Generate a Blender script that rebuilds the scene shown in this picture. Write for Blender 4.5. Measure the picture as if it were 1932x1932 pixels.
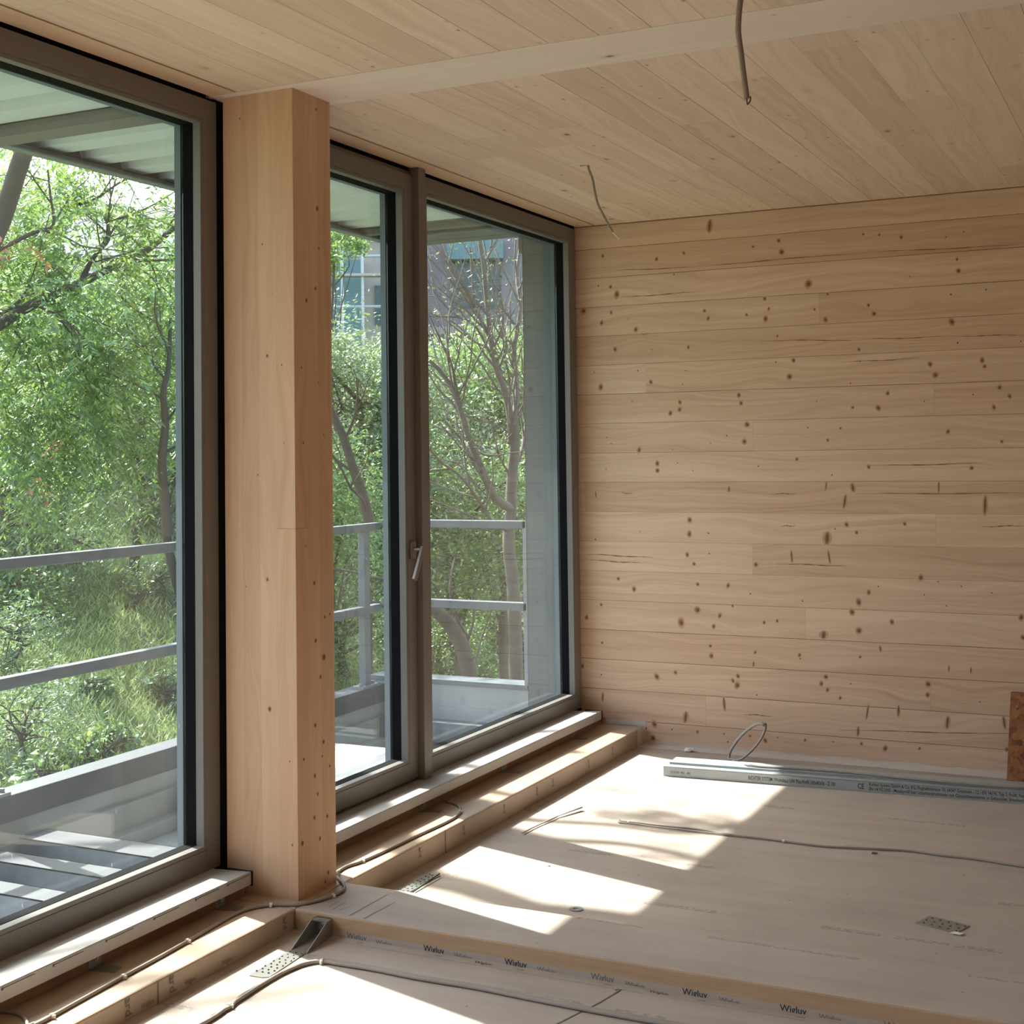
import bpy, bmesh, math, random
import numpy as np
from mathutils import Vector, Matrix

for o in list(bpy.data.objects): bpy.data.objects.remove(o)
C = bpy.context.scene.collection
S = bpy.context.scene
rnd = random.Random(7)
nrg = np.random.default_rng(11)

# ------------------------------------------------------------------ camera
FPX, CX, CY = 2592.98, 966.0, 760.28
def _rot(a, b, c):
    Rx = np.array([[1,0,0],[0,math.cos(a),-math.sin(a)],[0,math.sin(a),math.cos(a)]])
    Ry = np.array([[math.cos(b),0,math.sin(b)],[0,1,0],[-math.sin(b),0,math.cos(b)]])
    Rz = np.array([[math.cos(c),-math.sin(c),0],[math.sin(c),math.cos(c),0],[0,0,1]])
    return Rz@Rx@Ry@np.array([[1,0,0],[0,0,-1],[0,1,0]])
RC = _rot(-.0368, .4537, -.0136)
EYE = np.array([0, 0, 1.3645])
cam_d = bpy.data.cameras.new('camera'); cam = bpy.data.objects.new('camera', cam_d); C.objects.link(cam)
cam_d.sensor_width = 36; cam_d.lens = 36*FPX/1932; cam_d.shift_y = (CY-966)/1932
cam_d.clip_start = .05; cam_d.clip_end = 500
m = Matrix([list(RC[0]), list(-RC[1]), list(-RC[2])]).transposed().to_4x4(); m.translation = Vector(EYE)
cam.matrix_world = m
S.camera = cam

# ------------------------------------------------------------------ world, sun, exposure
SUNV = Vector((.93, -.262, -1.0)).normalized()
w = bpy.data.worlds.new('sky'); S.world = w; w.use_nodes = True
nt = w.node_tree; nt.nodes.clear()
sky = nt.nodes.new('ShaderNodeTexSky'); sky.sky_type = 'NISHITA'; sky.sun_disc = False
sky.sun_elevation = math.radians(46); sky.sun_rotation = math.radians(-74); sky.air_density = 1.0; sky.dust_density = 2.5; sky.ozone_density = 1.0
bg = nt.nodes.new('ShaderNodeBackground'); bg.inputs['Strength'].default_value = 0.44
hs = nt.nodes.new('ShaderNodeHueSaturation'); hs.inputs['Saturation'].default_value = 0.8
wo = nt.nodes.new('ShaderNodeOutputWorld')
nt.links.new(sky.outputs[0], hs.inputs['Color']); nt.links.new(hs.outputs[0], bg.inputs[0]); nt.links.new(bg.outputs[0], wo.inputs[0])
sun_d = bpy.data.lights.new('sun', 'SUN'); sun_d.energy = 10.0; sun_d.angle = math.radians(.55); sun_d.color = (1, .93, .86)
sun = bpy.data.objects.new('sun', sun_d); C.objects.link(sun)
sun.rotation_euler = SUNV.to_track_quat('-Z', 'Y').to_euler()
S.view_settings.view_transform = 'Standard'; S.view_settings.look = 'None'
S.view_settings.gamma = 1; S.view_settings.use_curve_mapping = False
S.view_settings.exposure = 1.12

# ------------------------------------------------------------------ helpers
def ray(u, v): return RC.T@np.array([(u-CX)/FPX, (v-CY)/FPX, 1.0])
def onp(u, v, ax, val):
    d = ray(u, v); t = (val-EYE[ax])/d[ax]; return Vector(EYE+t*d)
def fl(u, v, z=0.0): return onp(u, v, 2, z)
def at(u, v, D):
    d = ray(u, v); return Vector(EYE+d*(D/math.hypot(d[0], d[1])))
def srgb(r, g, b):
    f = lambda c: (c/255/12.92 if c/255 <= .04045 else ((c/255+.055)/1.055)**2.4)
    return (f(r), f(g), f(b), 1)

class MB:
    def __init__(s): s.v = []; s.f = []; s.mi = []
    def add(s, vs, fs, mi=0):
        n = len(s.v); s.v += [tuple(p) for p in vs]; s.f += [tuple(i+n for i in f) for f in fs]; s.mi += [mi]*len(fs); return s
    def box(s, x0, x1, y0, y1, z0, z1, mi=0):
        v = [(x0,y0,z0),(x1,y0,z0),(x1,y1,z0),(x0,y1,z0),(x0,y0,z1),(x1,y0,z1),(x1,y1,z1),(x0,y1,z1)]
        return s.add(v, [(0,3,2,1),(4,5,6,7),(0,1,5,4),(1,2,6,5),(2,3,7,6),(3,0,4,7)], mi)
    def ring(s, x0, x1, y0, y1, z0, z1, w, mi=0):      # rectangular frame in the window plane
        s.box(x0,x1,y0,y0+w,z0,z1,mi); s.box(x0,x1,y1-w,y1,z0,z1,mi)
        s.box(x0,x1,y0+w,y1-w,z0,z0+w,mi); s.box(x0,x1,y0+w,y1-w,z1-w,z1,mi); return s
    def tube(s, pts, r, n=10, mi=0, cap=True):
        pts = [Vector(p) for p in pts]; rs = r if isinstance(r, (list, tuple)) else [r]*len(pts)
        base = len(s.v); up = None
        for i, p in enumerate(pts):
            t = (pts[min(i+1, len(pts)-1)]-pts[max(i-1, 0)]).normalized()
            if up is None:
                up = Vector((0,0,1)) if abs(t.z) < .9 else Vector((1,0,0))
            a = t.cross(up); 
            if a.length < 1e-6: a = t.cross(Vector((0,1,0)))
            a.normalize(); b = a.cross(t).normalized(); up = b
            for k in range(n):
                q = 2*math.pi*k/n; s.v.append(tuple(p+(a*math.cos(q)+b*math.sin(q))*rs[i]))
        for i in range(len(pts)-1):
            for k in range(n):
                s.f.append((base+i*n+k, base+i*n+(k+1)%n, base+(i+1)*n+(k+1)%n, base+(i+1)*n+k)); s.mi.append(mi)
        if cap:
            s.f.append(tuple(base+k for k in reversed(range(n)))); s.mi.append(mi)
            s.f.append(tuple(base+(len(pts)-1)*n+k for k in range(n))); s.mi.append(mi)
        return s
    def prism(s, poly, origin, ex, ey, ez, h, mi=0):   # 2D polygon extruded along ez
        o = Vector(origin); ex, ey, ez = Vector(ex), Vector(ey), Vector(ez); n = len(poly)
        a = [o+ex*p[0]+ey*p[1] for p in poly]; b = [p+ez*h for p in a]
        fs = [tuple(reversed(range(n))), tuple(range(n, 2*n))]+[(i, (i+1)%n, n+(i+1)%n, n+i) for i in range(n)]
        return s.add(a+b, fs, mi)
    def disc(s, c, ex, ey, a, b, n=14, mi=0):
        c, ex, ey = Vector(c), Vector(ex), Vector(ey)
        return s.add([c+ex*(a*math.cos(2*math.pi*k/n))+ey*(b*math.sin(2*math.pi*k/n)) for k in range(n)], [tuple(range(n))], mi)
    def cyl(s, p0, p1, r, n=16, mi=0): return s.tube([p0, p1], r, n, mi)
    def build(s, name, mats, parent=None, bevel=0, smooth=False, recalc=True):
        me = bpy.data.meshes.new(name); me.from_pydata(s.v, [], s.f)
        for mt in (mats if isinstance(mats, (list, tuple)) else [mats]): me.materials.append(mt)
        if len(me.polygons) == len(s.mi): me.polygons.foreach_set('material_index', s.mi)
        if recalc:
            bm = bmesh.new(); bm.from_mesh(me); bmesh.ops.recalc_face_normals(bm, faces=bm.faces); bm.to_mesh(me); bm.free()
        if smooth: me.polygons.foreach_set('use_smooth', [True]*len(me.polygons))
        me.update()
        o = bpy.data.objects.new(name, me); C.objects.link(o)
        if parent is not None:
            o.parent = parent; o.matrix_parent_inverse = Matrix.Translation(-parent.location)
        if bevel:
            b = o.modifiers.new('bevel', 'BEVEL'); b.width = bevel; b.segments = 2; b.limit_method = 'ANGLE'; b.harden_normals = False
        return o

def tag(o, label=None, cat=None, group=None, kind=None):
    if label: o['label'] = label
    if cat: o['category'] = cat
    if group: o['group'] = group
    if kind: o['kind'] = kind
    return o
def empty(name, loc=(0,0,0)):
    o = bpy.data.objects.new(name, None); C.objects.link(o); o.location = loc; o.empty_display_size = .1; return o
def struct(o, label=None, cat=None): return tag(o, label, cat, kind='structure')
def smoothpts(p, n=6):
    p = [Vector(q) for q in p]; out = []
    for i in range(len(p)-1):
        a = p[max(i-1, 0)]; b = p[i]; c = p[i+1]; d = p[min(i+2, len(p)-1)]
        for k in range(n):
            t = k/n
            out.append(.5*((2*b)+(c-a)*t+(2*a-5*b+4*c-d)*t*t+(3*b-a-3*c+d)*t**3))
    out.append(p[-1]); return out

# ------------------------------------------------------------------ materials
class N:                                                   # tiny node wiring helper
    def __init__(s, name):
        s.m = bpy.data.materials.new(name); s.m.use_nodes = True; s.t = s.m.node_tree
        s.b = s.t.nodes['Principled BSDF']; s.o = s.t.nodes['Material Output']
    def n(s, typ, **kw):
        x = s.t.nodes.new('ShaderNode'+typ)
        for k, v in kw.items():
            if k.startswith('i_'): x.inputs[k[2:].replace('_', ' ')].default_value = v
            else: setattr(x, k, v)
        return x
    def l(s, a, b): s.t.links.new(a, b)
    def math(s, op, a, b=None, c=None):
        x = s.t.nodes.new('ShaderNodeMath'); x.operation = op
        for i, v in enumerate((a, b, c)):
            if v is None: continue
            if hasattr(v, 'links'): s.l(v, x.inputs[i])
            else: x.inputs[i].default_value = v
        return x.outputs[0]
    def mix(s, f, a, b, mode='MIX'):
        x = s.t.nodes.new('ShaderNodeMix'); x.data_type = 'RGBA'; x.blend_type = mode
        for k, v in ((0, f), (6, a), (7, b)):
            if hasattr(v, 'links'): s.l(v, x.inputs[k])
            else: x.inputs[k].default_value = v
        return x.outputs[2]
    def comb(s, x, y, z):
        q = s.t.nodes.new('ShaderNodeCombineXYZ')
        for i, v in enumerate((x, y, z)):
            if hasattr(v, 'links'): s.l(v, q.inputs[i])
            else: q.inputs[i].default_value = v
        return q.outputs[0]
    def noise(s, vec, scale, detail=3, rough=.5, dist=0):
        q = s.n('TexNoise'); s.l(vec, q.inputs['Vector']); q.inputs['Scale'].default_value = scale
        q.inputs['Detail'].default_value = detail; q.inputs['Roughness'].default_value = rough; q.inputs['Distortion'].default_value = dist
        return q.outputs['Fac']
    def ramp(s, f, stops):
        q = s.t.nodes.new('ShaderNodeValToRGB'); s.l(f, q.inputs[0]); e = q.color_ramp.elements
        while len(e) < len(stops): e.new(.5)
        for i, (p, c) in enumerate(stops): e[i].position = p; e[i].color = c if len(c) == 4 else (*c, 1)
        return q.outputs[0]
    def obj(s):
        q = s.t.nodes.new('ShaderNodeTexCoord'); return q.outputs['Object']
    def sep(s, v):
        q = s.t.nodes.new('ShaderNodeSeparateXYZ'); s.l(v, q.inputs[0]); return q.outputs
    def bump(s, h, strength=.2, dist=.01):
        q = s.n('Bump'); s.l(h, q.inputs['Height']); q.inputs['Strength'].default_value = strength; q.inputs['Distance'].default_value = dist
        s.l(q.outputs[0], s.b.inputs['Normal'])
def g1(v): return (v, v, v, 1)

def plain(name, col, rough=.6, metal=0, var=.08, scale=6, bump=0, spec=.5):
    q = N(name); P = q.obj(); f = q.noise(P, scale, 4)
    dark = tuple(c*(1-var) for c in col[:3])+(1,); lite = tuple(min(1, c*(1+var)) for c in col[:3])+(1,)
    q.l(q.mix(f, dark, lite), q.b.inputs['Base Color'])
    q.b.inputs['Roughness'].default_value = rough; q.b.inputs['Metallic'].default_value = metal
    q.b.inputs['Specular IOR Level'].default_value = spec
    if bump: q.bump(q.noise(P, scale*8, 3), bump, .004)
    return q.m

def wood(name, along, across, width, off, light, dark, seam=.0022, seamcol=None, knots=True, seglen=2.2, kdens=1.0, var=.5, rough=.62, grain=.5, segdark=.5):
    """boards: along / across are axis indexes (across may be 'xy' for a post with two faces)"""
    q = N(name); P = q.obj(); X = q.sep(P)
    u = X[along]
    v = q.math('SUBTRACT', X[0], X[1]) if across == 'xy' else X[across]
    t = q.math('DIVIDE', q.math('SUBTRACT', v, off), width)
    pid = q.math('FLOOR', t); fr = q.math('SUBTRACT', t, pid)
    wn = q.n('TexWhiteNoise', noise_dimensions='1D'); q.l(pid, wn.inputs['W']); r1 = wn.outputs['Value']
    us = q.math('ADD', q.math('DIVIDE', u, seglen), q.math('MULTIPLY', r1, 17.3))
    sid = q.math('FLOOR', us); sf = q.math('SUBTRACT', us, sid)
    wn2 = q.n('TexWhiteNoise', noise_dimensions='2D'); q.l(q.comb(pid, sid, 0), wn2.inputs['Vector']); r2 = wn2.outputs['Value']
    seed = q.math('MULTIPLY', r2, 31.7)
    # long wavy figure + fine grain
    wob = q.noise(q.comb(q.math('MULTIPLY', u, 1.6), q.math('MULTIPLY', v, 5), seed), 1.0, 2)
    fig = q.noise(q.comb(q.math('MULTIPLY', u, .55), q.math('ADD', q.math('MULTIPLY', v, 34), q.math('MULTIPLY', wob, 6.0)), seed), 1.0, 5, .7)
    fig = q.math('ADD', q.math('MULTIPLY', q.math('SUBTRACT', fig, .5), 1.9), .5)
    fine = q.noise(q.comb(q.math('MULTIPLY', u, 3), q.math('MULTIPLY', v, 330), seed), 1.0, 2)
    f = q.math('ADD', q.math('MULTIPLY', fig, grain), q.math('ADD', q.math('MULTIPLY', fine, .22), q.math('MULTIPLY', q.math('SUBTRACT', r2, .5), var)))
    col = q.ramp(f, [(.12, light), (.88, dark)])
    # soft stains
    st = q.noise(P, 2.3, 4, .6); col = q.mix(q.math('MULTIPLY', q.math('GREATER_THAN', st, .0), q.math('MULTIPLY', st, .22)), col, tuple(c*.72 for c in dark[:3])+(1,))
    if knots:
        for sc, thr, colr in ((1.0, .055, (.12,.055,.025,1)), (2.3, .05, (.10,.045,.02,1))):
            vv = q.comb(q.math('MULTIPLY', u, 2.6*sc*kdens), q.math('MULTIPLY', v, 4.3*sc*kdens), q.math('MULTIPLY', pid, .37))
            vo = q.n('TexVoronoi', voronoi_dimensions='3D'); q.l(vv, vo.inputs['Vector']); vo.inputs['Scale'].default_value = 1.0; vo.inputs['Randomness'].default_value = 1.0
            k = q.ramp(vo.outputs['Distance'], [(thr*.5, (1,1,1,1)), (thr*1.15, (0,0,0,1))])
            halo = q.ramp(vo.outputs['Distance'], [(thr, (1,1,1,1)), (thr*2.6, (0,0,0,1))])
            col = q.mix(q.math('MULTIPLY', halo, .28), col, tuple(c*.55 for c in dark[:3])+(1,))
            col = q.mix(q.math('MULTIPLY', k, .8), col, colr)
    # seams between boards and butt joints
    if seam:
        e = q.math('MULTIPLY', q.math('MINIMUM', fr, q.math('SUBTRACT', 1.0, fr)), width)
        wav = q.noise(q.comb(u, pid, 0), 2.0, 2)
        sm = q.math('LESS_THAN', e, q.math('MULTIPLY', q.math('SUBTRACT', wav, .12), seam*1.1))
        e2 = q.math('MULTIPLY', q.math('MINIMUM', sf, q.math('SUBTRACT', 1.0, sf)), seglen)
        s2 = q.math('LESS_THAN', e2, .0009)
        col = q.mix(q.math('MULTIPLY', s2, segdark), col, tuple(c*.35 for c in dark[:3])+(1,))
        col = q.mix(q.math('MULTIPLY', sm, q.math('ADD', .3, q.math('MULTIPLY', q.math('GREATER_THAN', r1, .42), .55))), col, seamcol or (.07,.035,.018,1))
        q.bump(q.math('SUBTRACT', q.math('MULTIPLY', fine, .15), sm), .25, .002)
    q.l(col, q.b.inputs['Base Color']); q.b.inputs['Roughness'].default_value = rough
    q.b.inputs['Specular IOR Level'].default_value = .3
    return q.m

M = {}
M['wall'] = wood('spruce_wall_boards', 0, 2, .14, 1.2213, srgb(234,205,180), srgb(188,150,124), knots=False, seglen=3.1, var=.30, grain=.62, segdark=.25, seamcol=(.09,.045,.022,1), seam=.0028)
M['ceil'] = wood('spruce_ceiling_boards', 1, 0, .1449, -.475, srgb(237,213,194), srgb(200,169,147), kdens=1.35, grain=.6, seglen=2.6, var=.38, seam=.0024, segdark=.35, seamcol=(.10,.055,.03,1))
M['beam'] = wood('glulam_beam_wood', 0, 1, .2574, 3.307, srgb(238,222,210), srgb(216,195,181), seam=0, kdens=1.5)
M['strip'] = wood('head_board_wood', 1, 0, .3, -2.7, srgb(222,192,160), srgb(198,164,130), seam=0, kdens=1)
M['post'] = wood('glulam_post_wood', 2, 'xy', .062, -5.68, srgb(224,190,160), srgb(192,151,120), seam=.0005, seamcol=(.30,.19,.11,1), knots=False, seglen=7, var=.25, grain=.55)
M['knot'] = plain('knot_dark', srgb(112,74,52), .6, 0, .35, 30)
M['knotmid'] = plain('knot_brown', srgb(150,108,80), .6, 0, .25, 40)
M['knotring'] = plain('knot_ring', srgb(190,154,124), .6, 0, .10, 30)
M['crack'] = plain('wood_crack', srgb(138,96,68), .8, 0, .3, 30)
M['substrip'] = wood('rough_packer_wood', 1, 2, .2, 0, srgb(160,126,100), srgb(124,94,72), seam=0, kdens=1.5)

def board_floor(name, base, dark, ax, scale=1.0, edge=False):
    q = N(name); P = q.obj(); X = q.sep(P)
    st = q.comb(q.math('MULTIPLY', X[ax], .7), q.math('MULTIPLY', X[1-ax], 6), X[2])
    a = q.noise(st, 2.2*scale, 5, .65); b = q.noise(P, 3.1, 5, .6); c = q.noise(P, 95, 3, .6); d = q.noise(P, 1.1, 2)
    col = q.ramp(q.math('ADD', q.math('MULTIPLY', a, .5), q.math('MULTIPLY', b, .5)), [(.25, dark), (.7, base)])
    col = q.mix(q.math('MULTIPLY', q.math('GREATER_THAN', c, .69), .4), col, tuple(k*.55 for k in dark[:3])+(1,))
    # rows of faded printed marks
    row = q.math('FRACT', q.math('MULTIPLY', X[1-ax], 2.4)); inrow = q.math('LESS_THAN', q.math('ABSOLUTE', q.math('SUBTRACT', row, .5)), .03)
    gate = q.math('GREATER_THAN', q.noise(q.comb(q.math('MULTIPLY', X[ax], 2.1), q.math('FLOOR', q.math('MULTIPLY', X[1-ax], 2.4)), 0), 1.7, 1), .53)
    ch = q.math('GREATER_THAN', q.noise(q.comb(q.math('MULTIPLY', X[ax], 60), q.math('MULTIPLY', X[1-ax], 90), 0), 1.0, 2), .48)
    mk = q.math('MULTIPLY', q.math('MULTIPLY', inrow, gate), ch)
    col = q.mix(q.math('MULTIPLY', mk, .38), col, (.10,.09,.09,1))
    sp = q.n('TexVoronoi', voronoi_dimensions='3D'); q.l(P, sp.inputs['Vector']); sp.inputs['Scale'].default_value = 9
    col = q.mix(q.math('MULTIPLY', q.math('LESS_THAN', sp.outputs['Distance'], .035), .6), col, (.07,.05,.045,1))
    q.l(col, q.b.inputs['Base Color']); q.b.inputs['Roughness'].default_value = .55 if not edge else .42
    q.b.inputs['Specular IOR Level'].default_value = .35
    q.bump(q.math('ADD', b, q.math('MULTIPLY', c, .2)), .12, .004)
    return q.m
M['floor'] = board_floor('fibreboard_floor', srgb(184,171,162), srgb(154,141,133), 0)
M['floor_low'] = board_floor('fibreboard_floor_low', srgb(184,171,162), srgb(154,141,133), 0)
M['ledge'] = board_floor('taped_ledge_board', srgb(192,173,155), srgb(160,140,122), 1, edge=True)
M['cross'] = board_floor('cross_sill_board', srgb(186,173,165), srgb(160,146,138), 0)
M['edgewood'] = wood('board_edge_wood', 0, 2, .3, 0, srgb(194,164,134), srgb(160,128,100), seam=0, knots=False, var=.1)
M['frame'] = plain('grey_lacquered_frame', srgb(118,111,106), .42, 0, .03, 3)
M['bead'] = plain('grey_glazing_bead', srgb(116,111,108), .42, 0, .03, 3)
M['seal'] = plain('black_rubber_seal', srgb(20,20,23), .9, 0, .2, 40, spec=.1)
M['black'] = plain('black_membrane', srgb(14,13,13), .9)
M['galv'] = plain('galvanised_steel', srgb(128,134,142), .5, .25, .25, 22, .05)
M['channel'] = plain('bright_zinc_channel', srgb(166,174,178), .42, .3, .12, 22, .04)
M['galvrail'] = plain('weathered_galvanised_rail', srgb(98,104,112), .6, .1, .25, 22, .05)
M['galvdark'] = plain('dark_galvanised_steel', srgb(72,75,82), .6, .1, .12, 20, .05)
M['steel'] = plain('zinc_bracket_steel', srgb(150,150,146), .4, .6, .12, 30)
M['outer'] = plain('outer_aluminium_frame', srgb(98,106,114), .55, .0, .08, 10)
M['silltop'] = plain('grey_white_sill_board', srgb(168,165,164), .38, 0, .04, 8)
M['screw'] = plain('screw_steel', srgb(190,188,182), .3, .8)
M['handle'] = plain('brushed_steel_handle', srgb(132,122,116), .35, .6, .05, 30)
M['cable'] = plain('grey_cable_sheath', srgb(150,141,134), .5, 0, .06, 20)
M['conduit'] = plain('brown_grey_conduit', srgb(138,122,110), .55, 0, .08, 20)
M['white'] = plain('white_plastic', srgb(228,226,220), .5)
M['copper'] = plain('dark_wire_end', srgb(70,52,40), .5)
M['concrete'] = plain('light_concrete', srgb(150,156,160), .85, 0, .22, 3.2, .15)
M['slab'] = plain('pale_threshold_slab', srgb(206,204,202), .8, 0, .06, 6, .05)
M['pier'] = plain('grey_concrete_pier', srgb(96,102,106), .85, 0, .18, 2.6, .15)
M['sheet'] = plain('roof_sheet_underside', srgb(205,212,216), .5, 0, .03, 4)
M['roofbeam'] = plain('painted_steel_beam', srgb(112,108,108), .6, 0, .08, 8)
M['closer'] = plain('brown_end_closer', srgb(92,72,64), .8)
M['ink'] = plain('black_print', srgb(40,36,36), .7)
M['inkgrey'] = plain('grey_print', srgb(116,108,100), .7)
M['tape'] = plain('pale_sealing_tape', srgb(176,163,153), .45, 0, .08, 14, .1)
M['tapewhite'] = plain('whitish_corner_tape', srgb(206,196,188), .45, 0, .1, 20, .15)
M['mark'] = plain('pencil_mark', srgb(96,88,84), .8)

def osb():
    q = N('osb_strands'); P = q.obj(); vo = q.n('TexVoronoi', voronoi_dimensions='3D'); q.l(P, vo.inputs['Vector']); vo.inputs['Scale'].default_value = 42
    f = q.noise(P, 26, 4, .7, 2)
    c = q.ramp(q.math('ADD', q.math('MULTIPLY', q.sep(vo.outputs['Color'])[0], .5), q.math('MULTIPLY', f, .5)), [(.3, srgb(104,60,34)), (.7, srgb(158,104,62))])
    q.l(c, q.b.inputs['Base Color']); q.b.inputs['Roughness'].default_value = .7; return q.m
M['osb'] = osb()
M['osbedge'] = plain('osb_edge', srgb(176,134,84), .8, 0, .2, 60)

def glass():
    q = N('window_glass'); P = q.obj(); X = q.sep(P)
    tr = q.n('BsdfTransparent'); tr.inputs[0].default_value = (.87,.915,.895,1)
    gl = q.n('BsdfGlossy'); gl.inputs['Roughness'].default_value = .0; gl.inputs[0].default_value = (1,1,1,1)
    fr = q.n('Fresnel'); ge = q.n('NewGeometry'); q.l(q.math('SUBTRACT', 1.5, q.math('MULTIPLY', ge.outputs['Backfacing'], 1.5-1/1.5)), fr.inputs[0])
    df = q.n('BsdfDiffuse'); df.inputs[0].default_value = (.8,.82,.84,1); tl = q.n('BsdfTranslucent'); tl.inputs[0].default_value = (.8,.82,.84,1)
    ad = q.n('MixShader'); ad.inputs[0].default_value = .5; q.l(df.outputs[0], ad.inputs[1]); q.l(tl.outputs[0], ad.inputs[2])
    a = q.n('MixShader'); q.l(fr.outputs[0], a.inputs[0]); q.l(tr.outputs[0], a.inputs[1]); q.l(gl.outputs[0], a.inputs[2])
    b = q.n('MixShader')
    streak = q.noise(q.comb(0, q.math('MULTIPLY', X[1], 38), q.math('MULTIPLY', X[2], 2.2)), 1.0, 4, .6)
    blot = q.noise(P, 3.0, 4, .6)
    low = q.math('MAXIMUM', q.math('MULTIPLY', q.math('SUBTRACT', .8, X[2]), .016), 0.0)
    spots = q.n('TexVoronoi', voronoi_dimensions='3D'); q.l(q.comb(X[0], X[1], q.math('MULTIPLY', X[2], .35)), spots.inputs['Vector']); spots.inputs['Scale'].default_value = 26
    sp = q.math('MULTIPLY', q.math('LESS_THAN', spots.outputs['Distance'], .055), .10)
    dirt = q.math('ADD', q.math('ADD', .002, q.math('MULTIPLY', q.math('MULTIPLY', streak, blot), .022)), q.math('ADD', q.math('MULTIPLY', low, blot), q.math('MULTIPLY', sp, q.math('GREATER_THAN', blot, .52))))
    q.l(dirt, b.inputs[0]); q.l(a.outputs[0], b.inputs[1]); q.l(ad.outputs[0], b.inputs[2])
    q.l(b.outputs[0], q.o.inputs['Surface']); return q.m
M['glass'] = glass()

def leafmat(name, c1, c2, c3, trans=.35, rough=.5):
    q = N(name); at_ = q.n('Attribute', attribute_name='leafv'); f = at_.outputs['Fac']
    col = q.ramp(f, [(0, c1), (.55, c2), (1, c3)])
    d = q.n('BsdfDiffuse'); t = q.n('BsdfTranslucent'); g = q.n('BsdfGlossy'); g.inputs['Roughness'].default_value = rough
    q.l(col, d.inputs[0]); q.l(q.mix(.45, col, (.5,.62,.10,1), 'MIX'), t.inputs[0])
    g.inputs[0].default_value = (.9,.95,.92,1)
    a = q.n('MixShader'); a.inputs[0].default_value = trans; q.l(d.outputs[0], a.inputs[1]); q.l(t.outputs[0], a.inputs[2])
    b = q.n('MixShader'); b.inputs[0].default_value = .11; q.l(a.outputs[0], b.inputs[1]); q.l(g.outputs[0], b.inputs[2])
    q.l(b.outputs[0], q.o.inputs['Surface']); return q.m
M['leafA'] = leafmat('pinnate_leaves', srgb(36,80,44), srgb(76,130,66), srgb(170,194,104))
M['leafB'] = leafmat('bright_leaves', srgb(46,86,46), srgb(112,160,88), srgb(196,216,134))
M['leafC'] = leafmat('blue_green_leaves', srgb(34,68,50), srgb(84,124,94), srgb(150,180,140))
M['leafD'] = leafmat('grey_green_leaves', srgb(58,80,56), srgb(116,140,104), srgb(184,196,156), .2)
M['grass'] = leafmat('meadow_grass', srgb(138,172,100), srgb(194,210,146), srgb(232,226,196), .35)
M['redleaf'] = leafmat('red_leaves', srgb(110,40,30), srgb(170,60,42), srgb(190,90,50), .2)
M['bark'] = plain('grey_bark', srgb(80,72,64), .9, 0, .3, 18, .3)
M['barkpale'] = plain('pale_bare_bark', srgb(104,96,90), .9, 0, .35, 22, .3)
M['soil'] = plain('slope_soil', srgb(112,122,78), .95, 0, .5, 3)
M['siding'] = plain('white_siding', srgb(196,200,204), .7, 0, .05, 3)
M['roofgrey'] = plain('grey_roof_tiles', srgb(112,112,116), .8, 0, .2, 30)
M['facade'] = plain('mauve_grey_facade', srgb(134,130,142), .85, 0, .12, .8)
M['facadepale'] = plain('pale_pink_facade', srgb(178,166,164), .85, 0, .1, .8)
M['teal'] = plain('teal_netting', srgb(104,140,150), .8, 0, .15, 2)
M['pane'] = plain('dark_window_pane', srgb(58,82,92), .25, 0, .2, 2)
M['scaff'] = plain('scaffold_tube', srgb(186,190,194), .4, .4)

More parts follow.
